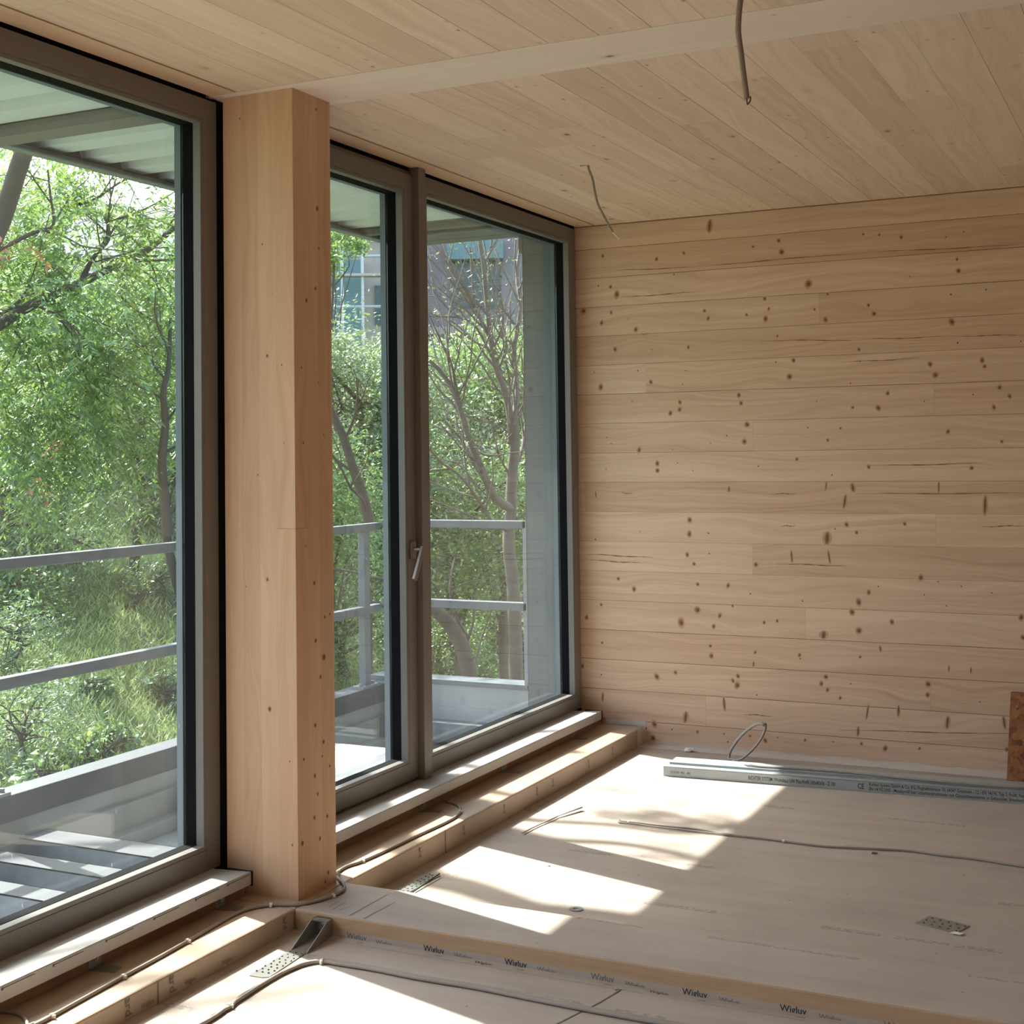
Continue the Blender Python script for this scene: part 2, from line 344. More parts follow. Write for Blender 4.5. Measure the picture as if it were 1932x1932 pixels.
WK= [(-2.422,1.855,0.0096),(-2.235,1.844,0.0035),(-2.056,1.848,0.0068),(-1.634,1.879,0.0054),(-1.271,1.802,0.0071),(-0.875,1.902,0.0115),(-0.853,1.811,0.0048),(-0.599,1.805,0.0037),(-1.619,2.311,0.0075),(-1.738,2.293,0.0055),(-1.241,2.309,0.0051),(-1.171,2.3,0.005),(-1.077,2.283,0.0069),(-0.89,2.267,0.0039),(-0.817,2.284,0.0038),(-1.607,2.259,0.0118),(-2.07,2.289,0.0057),(-2.205,2.271,0.007),(-2.478,2.306,0.0072),(-2.44,2.155,0.0072),(-2.502,2.163,0.0048),(-2.409,2.116,0.0119),(-2.12,2.192,0.0046),(-1.488,2.106,0.0147),(-1.044,2.108,0.0039),(-0.842,2.119,0.0096),(-0.847,2.169,0.0058),(-1.689,2.052,0.0076),(-1.687,1.96,0.0097),(-1.403,2.055,0.0052),(-1.415,1.941,0.0094),(-1.975,2.013,0.0068),(-1.958,1.977,0.0067),(-2.489,1.985,0.0084),(-1.775,1.983,0.0055),(-1.671,2.004,0.0054),(-1.463,1.99,0.0052),(-1.225,1.994,0.0071),(-1.202,1.955,0.0101),(-0.876,2.019,0.0048),(-0.732,2.031,0.0047),(-2.583,2.048,0.0122),(-2.439,2.032,0.006),(-2.351,1.997,0.0036),(-2.315,1.944,0.0094),(-2.532,1.748,0.0036),(-2.308,1.748,0.0047),(-2.072,1.739,0.0034),(-2.244,1.692,0.0082),(-2.087,1.675,0.0034),(-2.499,1.677,0.0109),(-1.644,1.761,0.0043),(-1.563,1.766,0.0085),(-1.583,1.693,0.0117),(-1.267,1.748,0.0031),(-1.311,1.654,0.0041),(-0.969,1.724,0.0088),(-0.948,1.677,0.0116),(-0.755,1.733,0.0094),(-0.746,1.706,0.0075),(-1.819,1.617,0.0088),(-1.809,1.58,0.0077),(-2.102,1.593,0.008),(-2.104,1.559,0.008),(-2.15,1.543,0.0092),(-2.339,1.604,0.0035),(-1.462,1.579,0.0031),(-1.304,1.547,0.0061),(-1.193,1.542,0.01),(-1.151,1.605,0.008),(-0.997,1.565,0.0039),(-0.795,1.588,0.0038),(-0.713,1.532,0.0075),(-0.688,1.615,0.0084),(-0.649,1.577,0.0074),(-1.783,1.482,0.0109),(-1.797,1.405,0.0109),(-2.309,1.373,0.0094),(-1.88,1.433,0.0044),(-1.505,1.462,0.0042),(-1.359,1.457,0.0051),(-1.417,1.405,0.0052),(-0.902,1.433,0.0077),(-0.685,1.387,0.0065),(-2.142,1.373,0.0034),(-1.957,1.4,0.0034),(-2.219,1.309,0.0093),(-2.219,1.276,0.0093),(-2.119,1.31,0.0034),(-2.046,1.275,0.0034),(-1.735,1.292,0.0043),(-1.557,1.322,0.0074),(-1.402,1.25,0.0041),(-1.24,1.285,0.0071),(-0.809,1.277,0.0076),(-2.471,1.435,0.0036),(-2.449,1.404,0.0036),(-2.478,1.285,0.0036),(-2.065,1.046,0.0102),(-2.068,0.981,0.0102),(-2.538,0.949,0.0048),(-1.976,0.986,0.0045),(-2.31,0.988,0.0035),(-1.342,1.032,0.0082),(-1.092,1.038,0.0069),(-1.299,0.998,0.0061),(-1.393,1.012,0.0041),(-2.08,0.885,0.0079),(-2.048,0.843,0.0068),(-1.973,0.892,0.0045),(-1.755,0.847,0.0098),(-1.03,0.808,0.0107),(-2.425,0.765,0.0071),(-2.346,0.718,0.0094),(-2.032,0.75,0.0068),(-1.887,0.748,0.0077),(-1.783,0.715,0.0044),(-1.545,0.69,0.0042),(-1.252,0.738,0.0081),(-1.297,0.694,0.0112),(-1.211,0.765,0.004),(-1.017,0.734,0.0039),(-0.958,0.793,0.0039),(-0.863,0.775,0.0038),(-0.741,0.752,0.0037),(-2.514,0.639,0.0072),(-2.591,0.576,0.0085),(-2.036,0.632,0.0135),(-2.116,0.572,0.0148),(-1.929,0.61,0.0078),(-1.959,0.56,0.0078),(-1.868,0.657,0.0055),(-1.722,0.587,0.0065),(-1.662,0.597,0.0064),(-1.327,0.65,0.0112),(-1.299,0.57,0.0132),(-1.156,0.613,0.0089),(-0.627,0.654,0.0092),(-0.622,0.571,0.0083),(-0.926,0.691,0.0038),(-2.513,0.459,0.006),(-1.977,0.47,0.0078),(-1.973,0.425,0.01),(-1.766,0.451,0.0054),(-1.564,0.449,0.0063),(-1.56,0.434,0.0042),(-1.296,0.455,0.0051),(-2.616,0.343,0.0073),(-2.519,0.307,0.0048),(-2.24,0.315,0.0104),(-2.148,0.339,0.008),(-1.849,0.34,0.0077),(-1.873,0.318,0.0066),(-1.853,0.298,0.011),(-1.448,0.36,0.0093),(-1.469,0.328,0.0083),(-1.442,0.303,0.0072),(-1.34,0.336,0.0041),(-1.387,0.271,0.0062),(-1.01,0.355,0.0107),(-1.013,0.309,0.0087),(-1.762,0.26,0.0043),(-0.8,0.293,0.0038),(-2.256,0.093,0.0116),(-2.264,0.028,0.0104),(-2.297,0.071,0.0047),(-2.17,0.075,0.0046),(-2.046,0.073,0.0067),(-1.92,0.074,0.0044),(-1.798,0.074,0.0054),(-1.728,0.059,0.0086),(-1.671,0.076,0.0043),(-1.547,0.074,0.0052),(-1.423,0.077,0.0041),(-1.299,0.078,0.0061),(-1.197,0.067,0.009),(-1.052,0.078,0.0049),(-0.698,0.103,0.0074),(-1.902,0.039,0.0044)]
WS= [(-1.942,2.405,0.01,0.0306),(-1.429,1.2,0.0033,0.0198),(-0.946,1.197,0.0033,0.0242),(-1.311,1.195,0.0088,0.0198),(-1.59,0.887,0.0044,0.0275),(-1.422,0.888,0.0044,0.0308),(-1.916,0.21,0.0055,0.033),(-1.27,0.218,0.0033,0.033),(-1.137,0.232,0.0055,0.0242),(-1.312,0.131,0.0044,0.022),(-2.102,0.136,0.0099,0.0264),(-1.348,1.133,0.0066,0.0308),(-1.874,1.188,0.0055,0.0132),(-0.759,1.12,0.0066,0.0418),(-1.429,0.971,0.0132,0.0286),(-1.454,0.544,0.0132,0.0176),(-2.514,0.203,0.0044,0.022),(-1.775,0.398,0.0044,0.0132),(-1.208,0.495,0.0044,0.0132),(-0.923,0.425,0.0033,0.0132),(-0.833,0.422,0.0033,0.0132),(-0.934,0.197,0.0066,0.0275),(-0.705,0.214,0.0055,0.0275),(-2.533,1.163,0.0033,0.0154)]
WC= [(-1.718,1.862,-1.255,1.842),(-1.255,1.845,-0.879,1.84),(-0.879,1.84,-0.586,1.832),(-2.419,2.232,-2.01,2.219),(-2.01,2.222,-1.247,2.228),(-1.247,2.228,-0.576,2.21),(-2.391,2.101,-2.013,2.103),(-1.238,1.29,-0.759,1.296),(-2.293,1.921,-2.243,1.92),(-1.35,1.748,-1.008,1.752),(-1.301,1.167,-0.603,1.171),(-1.678,1.166,-1.561,1.169),(-1.663,0.852,-1.344,0.851),(-1.638,1.022,-1.569,1.024),(-0.775,1.029,-0.606,1.035),(-1.829,0.169,-1.694,0.17),(-2.407,1.172,-2.342,1.166),(-2.563,0.85,-2.307,0.841),(-1.401,0.13,-0.628,0.171),(-2.587,0.878,-2.243,0.868)]
CK= [('F',-2.529,2.385,0.0026),('R',3.465,2.417,0.004),('R',3.465,2.114,0.007),('R',3.471,1.993,0.004),('R',3.452,1.87,0.005),('R',3.404,1.829,0.006),('F',-2.449,1.998,0.0026),('F',-2.434,1.664,0.0046),('F',-2.382,1.635,0.0026),('R',3.375,1.627,0.003),('R',3.464,1.586,0.003),('R',3.49,1.428,0.003),('R',3.382,1.404,0.004),('F',-2.376,1.404,0.002),('F',-2.471,1.311,0.0026),('F',-2.415,1.849,0.0013),('F',-2.516,0.98,0.002),('R',3.433,0.987,0.006),('R',3.487,0.88,0.005),('R',3.514,0.886,0.004),('R',3.438,0.816,0.006),('R',3.481,0.761,0.009),('R',3.462,0.705,0.006),('R',3.432,0.567,0.006),('R',3.475,0.51,0.006),('R',3.468,0.469,0.004),('R',3.507,0.432,0.005),('R',3.372,0.479,0.005),('F',-2.364,0.477,0.0026),('R',3.428,0.419,0.006),('R',3.442,0.363,0.005),('R',3.424,0.298,0.006),('R',3.491,0.286,0.006),('R',3.452,0.23,0.006),('R',3.361,0.239,0.008),('F',-2.357,0.237,0.0033),('R',3.494,0.118,0.007),('R',3.478,0.096,0.005),('F',-2.434,0.624,0.0065),('F',-2.439,1.003,0.0052),('R',3.391,1.101,0.003)]

# ------------------------------------------------------------------ room structure
Yb, Zc, Xw, Xg = 6.097, 2.456, -2.614, -2.5135
Xc, Xcl, Yc, Yc2, zt, Xl, Yst, zf = -2.338, -2.592, 3.340, 3.538, .078, -2.312, 3.283, .02
XR, YN = 3.2, -3.4        # far right and near ends of the built room
b = MB(); b.box(Xl, XR, Yc2+.01, Yb, -.22, 0, 0); b.box(Xl, XR, YN, Yst, -.22, zf, 1)
fl_o = struct(b.build('floor', [M['floor'], M['floor_low']]))
b = MB(); b.box(-2.62, Xl, YN, Yst+.002, -.22, zt); b.box(-2.62, Xl, Yst+.002, Yb, -.22, zt)
o = struct(b.build('trim_1', M['ledge'], bevel=.006))
b = MB(); b.box(Xl, XR, Yst, Yc2+.01, -.22, zt)
for f in (): pass
o = struct(b.build('trim_2', [M['cross'], M['edgewood']], bevel=.006))
for p in o.data.polygons:
    if abs(p.normal.y) > .9: p.material_index = 1
b = MB(); b.box(-2.62, XR, YN, 3.307, Zc, Zc+.2); b.box(-2.62, XR, 3.5665, Yb+.2, Zc, Zc+.2)
b.v = [(max(x, Xg+.003), y, z) for x, y, z in b.v]
b.box(-2.62, Xg-.012, YN, Yb+.2, Zc+.018, Zc+.2)
struct(b.build('ceiling', M['ceil']))
b = MB(); b.box(Xw, Xg-.007, YN, Yb, Zc, Zc+.016); struct(b.build('trim_3', M['strip']))
b = MB(); b.box(-2.72, XR, Yb, Yb+.2, -.22, Zc+.2)
# knots, branch streaks and drying cracks of the boards: flat inlays in the board faces
for (x, z, r) in WK+[(rnd.uniform(-.5, 3.1), rnd.uniform(.03, 2.4), rnd.choice((.004,.005,.007,.009))) for _ in range(240)]:
    a = rnd.uniform(-.5, .5); e = rnd.uniform(1.0, 1.5)
    if r > .0048:
        b.disc((x, Yb-.0006, z), (1,0,a), (-a,0,1), r*1.25, r*1.3*e, 16, 2)
        b.disc((x, Yb-.0009, z), (1,0,a), (-a,0,1), r*.8, r*.8*e, 14, 4)
        b.disc((x+r*.15, Yb-.0012, z-r*.1), (1,0,a), (-a,0,1), r*.42, r*.5, 10, 1)
    else: b.disc((x, Yb-.0009, z), (1,0,.2), (-.2,0,1), r*.75, r*.8, 10, 1)
for (x, z, a, c) in WS:
    tl = rnd.uniform(-.15, .2)
    b.disc((x, Yb-.0006, z), (1,0,0), (tl,0,1), a*1.7, c*1.1, 14, 2); b.disc((x, Yb-.0009, z), (1,0,0), (tl,0,1), a*.8, c*.95, 12, 4); b.disc((x, Yb-.0012, z), (1,0,0), (tl,0,1), a*.3, c*.7, 10, 1)
for (x0, z0, x1, z1) in WC:
    n = 14; top = []; bot = []
    for i in range(n+1):
        t = i/n; x = x0+(x1-x0)*t; z = z0+(z1-z0)*t+.0016*math.sin(t*9+x0*5); h = .0016*math.sin(math.pi*min(max(t, .03), .97))*(1+.6*math.sin(i*2.1+z0))+.0003
        top.append((x, Yb-.0006, z+h)); bot.append((x, Yb-.0006, z-h))
    for i in range(n): b.add([bot[i], bot[i+1], top[i+1], top[i]], [(0,1,2,3)], 3)
b.box(-2.62, XR, Yb-.0035, Yb-.0005, Zc-.004, Zc-.0003, 3)
struct(b.build('wall_back', [M['wall'], M['knot'], M['knotring'], M['crack'], M['knotmid']], recalc=False))
# facade wall around the openings (dark membrane behind the gaps, wooden packer below the sills)
b = MB(); b.box(-2.70, -2.632, YN, Yb, 2.441, 2.62, 1); b.box(-2.72, -2.625, 3.337, 3.56, -.2, 2.62, 1); b.box(-2.72, -2.625, 6.074, Yb, -.2, 2.62, 1)
b.box(-2.72, -2.625, .58, .85, -.2, 2.62, 1); b.box(-2.72, -2.625, YN, -2.0, -.2, 2.62, 1); b.box(-2.72, -2.63, YN, 6.09, .10, .150, 1)
struct(b.build('wall_left', [M['substrip'], M['black']]))
b = MB(); b.box(-2.62, -2.515, YN, Yc-.02, zt, .119); b.box(-2.62, -2.515, Yc2+.02, 6.09, zt, .119); struct(b.build('trim_6', M['substrip']))

b = MB(); b.box(XR, XR+.2, YN, Yb+.2, -.22, Zc+.2); struct(b.build('wall_right', M['wall']))
b = MB(); b.box(-2.72, XR, YN-.2, YN, -.22, Zc+.2); struct(b.build('wall_near', M['wall']))
# ------------------------------------------------------------------ timber post and ceiling beam
b = MB(); b.box(Xcl, Xc, Yc, Yc2, zt, Zc+.001)
for k, a, z, r in CK:
    if k == 'F': b.disc((a, Yc-.0006, z), (1,0,0), (0,0,1), r*1.2, r*1.7, 12, 2); b.disc((a, Yc-.0009, z), (1,0,0), (0,0,1), r*.7, r*.95, 12, 1)
    else: b.disc((Xc+.0006, a, z), (0,1,0), (0,0,1), r*1.2, r*1.5, 12, 2); b.disc((Xc+.0009, a, z), (0,1,0), (0,0,1), r*.75, r*.9, 12, 1)
o = b.build('timber_post', [M['post'], M['knot'], M['knotring']], recalc=False)
tag(o, 'square pale timber post standing between the two glazed openings', 'post')
b = MB(); b.box(Xcl-.05, XR, 3.3085, 3.565, Zc-.001, Zc+.2); o = b.build('timber_beam', M['beam'])
tag(o, 'whitish timber beam set flush across the boarded ceiling', 'beam')
b = MB(); b.box(Xcl, Xc, .60, .80, zt, Zc+.001); struct(b.build('trim_7', M['post']))

# ------------------------------------------------------------------ windows
def glazing(name, y0, y1, z0, z1, xf=Xw, w=.075, open_y0=None):
    root = struct(empty(name, (xf, (y0+y1)/2, z0)))
    MB().ring(xf-.075, xf, y0, y1, z0, z1, w-.013).build('window_frame', M['frame'], root, bevel=.0015)
    MB().ring(xf-.030, xf-.0012, y0+w-.0125, y1-w+.0125, z0+w-.0125, z1-w+.0125, .0125).build('glazing_bead', M['bead'], root, bevel=.001)
    MB().ring(xf-.066, xf-.0305, y0+w-.004, y1-w+.004, z0+w-.004, z1-w+.004, .0052).build('seal', M['seal'], root)
    ob = MB(); x0_, x1_ = xf-.098, xf-.0755
    ob.box(x0_, x1_, y0+.02, y0+w+.002, z0+.02, z1-.02); ob.box(x0_, x1_, y1-w-.002, y1-.02, z0+.02, z1-.02)
    ob.box(x0_, x1_, y0+w+.002, y1-w-.002, z0+.02, z0+w-.022); ob.box(x0_, x1_, y0+w+.002, y1-w-.002, z1-w-.002, z1-.02)
    ob.build('outer_frame', M['outer'], root)
    MB().box(xf-.0745, xf-.0685, y0+w-.002, y1-w+.002, z0+w-.002, z1-w+.002).build('glass_pane', M['glass'], root)
    return root
glazing('window_1', .85, 3.336, .149, 2.443)
glazing('window_2', 4.556, 6.075, .149, 2.443)
dr = glazing('door_1', 3.60, 4.498, .163, 2.425, xf=Xw+.012)
for o in dr.children: 
    if o.name.startswith('window_frame'): o.name = 'door_leaf_frame'
b = MB(); b.ring(Xw-.08, Xw-.004, 3.57, 4.53, .149, 2.443, .05); b.build('door_frame', M['frame'], dr, bevel=.001)
MB().box(Xw-.01, -2.578, 4.503, 4.557, .152, 2.4555).build('cover_post', M['frame'], dr, bevel=.0015)
# lever handle: rose, neck and grip
h = empty('door_handle', (-2.602, 4.463, 1.01)); h.parent = dr; h.matrix_parent_inverse = Matrix.Translation(-dr.location)
bpy.context.view_layer.update()
def child_of_child(mb, name, mat, par, **k):
    o = mb.build(name, mat, None, **k); o.parent = par; o.matrix_parent_inverse = (Matrix.Translation(par.location)).inverted(); return o
hb = MB()
hb.tube([(-2.595, 4.463, 1.012), (-2.552, 4.463, 1.012)], .0085, 14)
hp = [(-2.556, 4.468, 1.022), (-2.556, 4.405, .905)]
d = (Vector(hp[1])-Vector(hp[0])).normalized(); s_ = Vector((1,0,0)).cross(d).normalized()
q0, q1 = Vector(hp[0]), Vector(hp[1])
for a, e in ((q0, q1),):
    vs = [p+s_*sy*.0095+Vector((1,0,0))*sx*.006 for p in (a, e) for sx, sy in ((-1,-1),(1,-1),(1,1),(-1,1))]
    hb.add(vs, [(0,1,2,3),(4,7,6,5),(0,4,5,1),(1,5,6,2),(2,6,7,3),(3,7,4,0)])
bpy.data.objects.remove(h)
hh = hb.build('door_handle', M['handle'], dr, bevel=.0015); hh['label'] = 'angled steel lever handle'
MB().box(-2.602, -2.590, 4.447, 4.479, .977, 1.043).build('handle_rose', M['handle'], hh, bevel=.003)

# ------------------------------------------------------------------ window sills
def sill(y0, y1, label, endcap, ticks):
    r = empty('window_sill', (-2.54, (y0+y1)/2, .12))
    tag(r, label, 'window sill')
    b = MB(); b.prism([(-2.632,.149),(-2.477,.158),(-2.475,.155),(-2.475,.121),(-2.480,.120),(-2.4805,.146),(-2.632,.137)], (0,y0,0), (1,0,0), (0,0,1), (0,1,0), y1-y0)
    b.build('sill_board', M['silltop'], r)
    MB().box(-2.513, -2.4815, y0, y1-.002, .1195, .1445).build('sill_core', M['silltop'], r)
    if endcap: MB().box(-2.56, -2.473, y1-.001, y1+.006, .117, .1585).build('end_cap', M['black'], r)
    if ticks:
        b = MB()
        for y in ticks:
            b.box(-2.4748, -2.4744, y-.10, y, .1505, .1525); b.box(-2.4748, -2.4744, y-.103, y-.097, .1475, .1535)
        b.build('drain_slot', M['mark'], r)
    return r
sill(-.6, 3.300, 'pale grey sill board below the left window, ending at the post', True, [2.46, 2.62, 2.80, 2.98, 3.15, 3.29, 2.30])
sill(3.55, 5.985, 'pale grey sill board below the glazed door and right-hand window', True, None)
for y, z in ((2.43,.136),(2.66,.138),(2.93,.137)):
    pass
b = MB()

# steel angles that hold the sills
def angle_bracket(y, label):
    r = empty('angle_bracket', (-2.49, y, zt)); tag(r, label, 'bracket', 'small steel angles under the window sills')
    MB().box(-2.515, -2.5125, y-.022, y+.022, zt, .120).build('upright_plate', M['steel'], r)
    b = MB(); b.prism([(-.022,0),(.022,0),(.030,.062),(-.006,.072)], (-2.5125, y, zt+.0002), (0,1,0), (1,0,0), (0,0,1), .0025)
    b.build('foot_plate', M['steel'], r)
    b = MB(); b.cyl((-2.5125, y, .103), (-2.506, y, .103), .0075, 14); b.cyl((-2.508, y, .103), (-2.503, y, .103), .004, 6); b.build('screw', M['screw'], r)
angle_bracket(2.70, 'small steel angle on the ledge below the left sill, nearest the camera')
angle_bracket(3.205, 'small steel angle below the left sill, right beside the timber post')
angle_bracket(4.37, 'small steel angle below the right sill, near the end of the looped cable')
angle_bracket(5.03, 'small steel angle below the right sill, second along from the post')
angle_bracket(5.73, 'small steel angle below the right sill, farthest into the corner')

# ------------------------------------------------------------------ tapes and print
def text_obj(txt, size, mat, name, parent, origin, ex, ey, cond=1.0):
    cu = bpy.data.curves.new('t', 'FONT'); cu.body = txt; cu.size = size; cu.resolution_u = 2; cu.offset = size*.012
    t = bpy.data.objects.new('t', cu); C.objects.link(t)
    bpy.context.view_layer.update()
    me = bpy.data.meshes.new_from_object(t.evaluated_get(bpy.context.evaluated_depsgraph_get()))
    bpy.data.objects.remove(t)
    ex, ey = Vector(ex).normalized(), Vector(ey).normalized(); ez = ex.cross(ey); o3 = Vector(origin)
    for v in me.vertices: v.co = o3+ex*(v.co.x*cond)+ey*v.co.y
    me.materials.clear(); me.materials.append(mat)
    o = bpy.data.objects.new(name, me); C.objects.link(o)
    if parent is not None: o.parent = parent; o.matrix_parent_inverse = Matrix.Translation(-parent.location)
    return o
r = empty('sealing_tape', (0, Yst, zf)); tag(r, 'pale sealing tape with black print along the foot of the floor step', 'tape')
MB().box(Xl+.01, XR, Yst-.0012, Yst-.0003, zf+.0005, zf+.016).build('tape_upstand', M['tape'], r)
MB().box(Xl+.01, XR, Yst-.034, Yst-.001, zf+.0002, zf+.0012).build('tape_strip', M['tape'], r)
x = -2.135; k = 0
while x < .6:
    text_obj('Wigluv', .0225, M['ink'] if k % 3 else M['inkgrey'], 'printed_word', r, (x, Yst-.0016, zf+.0012), (1,0,0), (0,0,1))
    text_obj('Wigluv', .0185, M['inkgrey'], 'printed_word', r, (x+.094, Yst-.0016, zf-.003), (1,0,0), (0,0,1))
    text_obj('solid', .011, M['inkgrey'], 'printed_word', r, (x+.045, Yst-.024, zf+.0016), (1,0,0), (0,1,0))
    if k % 2: text_obj('Wigluv', .018, M['ink'], 'printed_word', r, (x+.165, Yst-.024, zf+.0016), (1,0,0), (0,1,0))
    x += .2455; k += 1
r = empty('sealing_tape', (Xl, 4.2, .04)); tag(r, 'translucent tape over the ledge edge with sideways grey stamps', 'tape')
MB().box(Xl+.0003, Xl+.0011, 6.02, Yb-.004, .002, zt+.004).build('tape_end', M['tapewhite'], r)
MB().box(Xl+.0003, Xl+.0010, 4.17, 4.176, .0, zt-.004).build('tape_seam', M['inkgrey'], r)
MB().box(Xl+.0003, Xl+.0010, 2.70, 2.705, .02, zt-.004).build('tape_seam', M['inkgrey'], r)
for y, z in ((2.585,.074),(2.745,.074),(2.30,.074),(3.225,.070),(3.99,.066),(4.30,.062),(4.62,.06),(4.91,.06),(5.06,.06),(5.43,.06),(5.70,.06)):
    text_obj('ard', .034 if y < 3 else .026, M['inkgrey'], 'printed_stamp', r, (Xl+.0016, y, z), (0,0,-1), (0,1,0))
for y in (2.64, 2.80, 2.95):
    text_obj('Wigluv', .016, M['inkgrey'], 'printed_word', r, (Xl+.0016, y, .030), (0,1,0), (0,0,1))
r = empty('sealing_tape', (-1, Yb, 0)); tag(r, 'crinkled whitish tape along the foot of the boarded back wall', 'tape')
b = MB(); n = 120
pts = [(-2.31+ (XR+2.31)*i/n, .004+.010*rnd.random()) for i in range(n+1)]
for i in range(n):
    (x0, h0), (x1, h1) = pts[i], pts[i+1]
    b.add([(x0,Yb-.0012,.001),(x1,Yb-.0012,.001),(x1,Yb-.0012,h1+.002),(x0,Yb-.0012,h0+.002)], [(0,1,2,3)])
    b.add([(x0,Yb-.085-.006*h0*60,.0008),(x1,Yb-.085-.006*h1*60,.0008),(x1,Yb-.0012,.0012),(x0,Yb-.0012,.0012)], [(0,1,2,3)])
b.build('tape_strip', M['tapewhite'], r)
b = MB(); b.box(-2.50, Xl-.030, Yb-.0014, Yb-.0004, zt+.0005, zt+.024); b.box(Xl-.030, Xl+.012, Yb-.0014, Yb-.0004, .0145, zt+.024)
b.build('tape_corner', M['tapewhite'], r)

# ------------------------------------------------------------------ steel strap brackets
r = empty('tie_down_bracket', (-2.2, 3.22, zf)); tag(r, 'galvanised steel tie bracket with a bolt, fixed to the floor step', 'bracket')
A0 = Vector((-2.232, Yst-.002, zf)); 
b = MB()
b.box(-2.234, -2.184, Yst-.006, Yst-.002, zf, zf+.048)
b.box(-2.234, -2.184, Yst-.030, Yst-.002, zf+.045, zf+.048)
b.build('back_plate', M['steel'], r)
for x0, x1 in ((-2.2345, -2.222), (-2.1835, -2.170)):
    b = MB()
    th = .0025
    v = [(x0, Yst-.004, zf+.001), (x0, Yst-.004, zf+.048), (x0, Yst-.030, zf+.048), (x1, Yst-.150, zf+.002), (x1, Yst-.150, zf+.0005)]
    v2 = [(a+th, c, d) for a, c, d in v]; n = len(v)
    b.add(v+v2, [tuple(range(n)), tuple(reversed(range(n, 2*n)))]+[(i, (i+1)%n, n+(i+1)%n, n+i) for i in range(n)])
    b.build('side_gusset', M['steel'], r)
b = MB(); b.prism([(-2.234, Yst-.006), (-2.184, Yst-.006), (-2.168, 3.08), (-2.160, 2.955), (-2.176, 2.944), (-2.214, 2.942), (-2.222, 3.08)], (0,0,zf+.0004), (1,0,0), (0,1,0), (0,0,1), .002)
b.build('perforated_strap', M['steel'], r)
b = MB(); b.cyl((-2.209, Yst-.006, zf+.026), (-2.209, Yst-.010, zf+.026), .014, 20); b.cyl((-2.209, Yst-.009, zf+.026), (-2.209, Yst-.017, zf+.026), .008, 6); b.build('bolt', M['screw'], r)
b = MB()
for j in range(9):
    for i in range(3):
        b.cyl((-2.214+.019*i+(.003 if j % 2 else -.002)+j*.002*.2, 3.125-.019*j, zf+.0022), (-2.214+.019*i+(.003 if j % 2 else -.002), 3.125-.019*j, zf+.0038), .0024, 8)
b.build('nail_heads', M['galvdark'], r)['kind'] = 'stuff'
def nail_plate(c, ang, L, W, label, nails, extra=None):
    r = empty('nail_plate', c); tag(r, label, 'metal plate')
    ex = Vector((math.cos(ang), math.sin(ang), 0)); ey = Vector((-math.sin(ang), math.cos(ang), 0)); c = Vector(c)
    MB().prism([(-L/2,-W/2),(L/2,-W/2),(L/2,W/2),(-L/2,W/2)], c, ex, ey, (0,0,1), .002).build('plate', M['steel'], r)
    b = MB()
    for i in range(nails):
        for j in (-1, 0, 1):
            p = c+ex*(-L/2+L*(i+.5)/nails+(.006 if j else 0))+ey*(j*W*.3); b.cyl(p+Vector((0,0,.002)), p+Vector((0,0,.0035)), .003, 8)
    b.build('nail_heads', M['galvdark'], r)['kind'] = 'stuff'
    return r, ex, ey
rp, ex, ey = nail_plate((-2.228, 3.84, .0006), math.radians(88), .20, .045, 'flat nailed steel strap lying in the sunlight at the foot of the ledge', 8)
b = MB(); b.tube([(-2.195, 3.74, .004), (-2.200, 3.93, .010)], .0022, 6); b.build('loose_edge', M['ink'], rp)
rp, ex, ey = nail_plate((-.658, 4.112, .0006), math.radians(-19), .125, .085, 'small nailed steel plate with a peeled white strip, alone on the right floor', 5)
b = MB(); b.prism([(0,0),(.03,.004),(.034,.022),(.006,.02)], Vector((-.628, 4.045, .003)), ex, ey, (0,0,1), .0012); b.build('peeled_strip', M['white'], rp)

# ------------------------------------------------------------------ cables
def px(pl, z): return [fl(u, v, z) for u, v in pl]
def cable(name, pts, rad, label, cat='cable', mat='cable', group=None, clips=(), clipmat='white', taper=None):
    r = empty(name, pts[0]); tag(r, label, cat, group)
    sp = smoothpts(pts, 6); MB().tube(sp, rad, 10).build('cable_run', M[mat], r, smooth=True)
    for c in clips:
        c = fl(*c) if not isinstance(c, Vector) else c
        j = min(range(len(sp)), key=lambda i: (sp[i]-c).length); t = (sp[min(j+1, len(sp)-1)]-sp[max(j-1, 0)]).normalized()
        p = sp[j]; s2 = t.cross(Vector((0,0,1))).normalized()
        b = MB(); b.tube([p-t*.004, p+t*.004], rad*1.45, 12); b.box(p.x-.005, p.x+.005, p.y-.005, p.y+.005, p.z-rad, p.z+rad*.5)
        b.cyl(p+s2*rad*1.9-Vector((0,0,rad*.6)), p+s2*rad*1.9+Vector((0,0,rad)), rad*.55, 8)
        b.build('cable_clip', M[clipmat], r)
    return r
zc = zt+.005
led = [(30,1948),(74,1930),(150,1888),(232,1843),(300,1806),(353,1776),(400,1749),(431,1731),(465,1716),(511,1707.5),(560,1706.5),(594,1700.6),(628,1690),(648.5,1678.6),(648,1668),(637,1655),(638,1645),(654,1634.6),(683,1625),(736.5,1601),(788,1576),(840,1552),(863,1538),(868.5,1526),(861,1518),(842,1512)]
cable('electric_cable', [Vector((-2.37,1.0,zc)), Vector((-2.36,1.8,zc))]+px(led, zc), .0048, 'grey cable clipped along the window ledge and round the timber post', clips=[(232,1843,zc),(353,1776,zc),(95,1916,zc),(513,1707,zc),(628,1690,zc),(683,1625,zc),(637,1651,zc),(866,1532,zc)])
cable('electric_cable', px([(-30,1897),(0,1906),(33,1912),(49,1925),(52,1950),(40,1975)], zc), .004, 'short grey cable end curling out of the gap at the lower left corner')
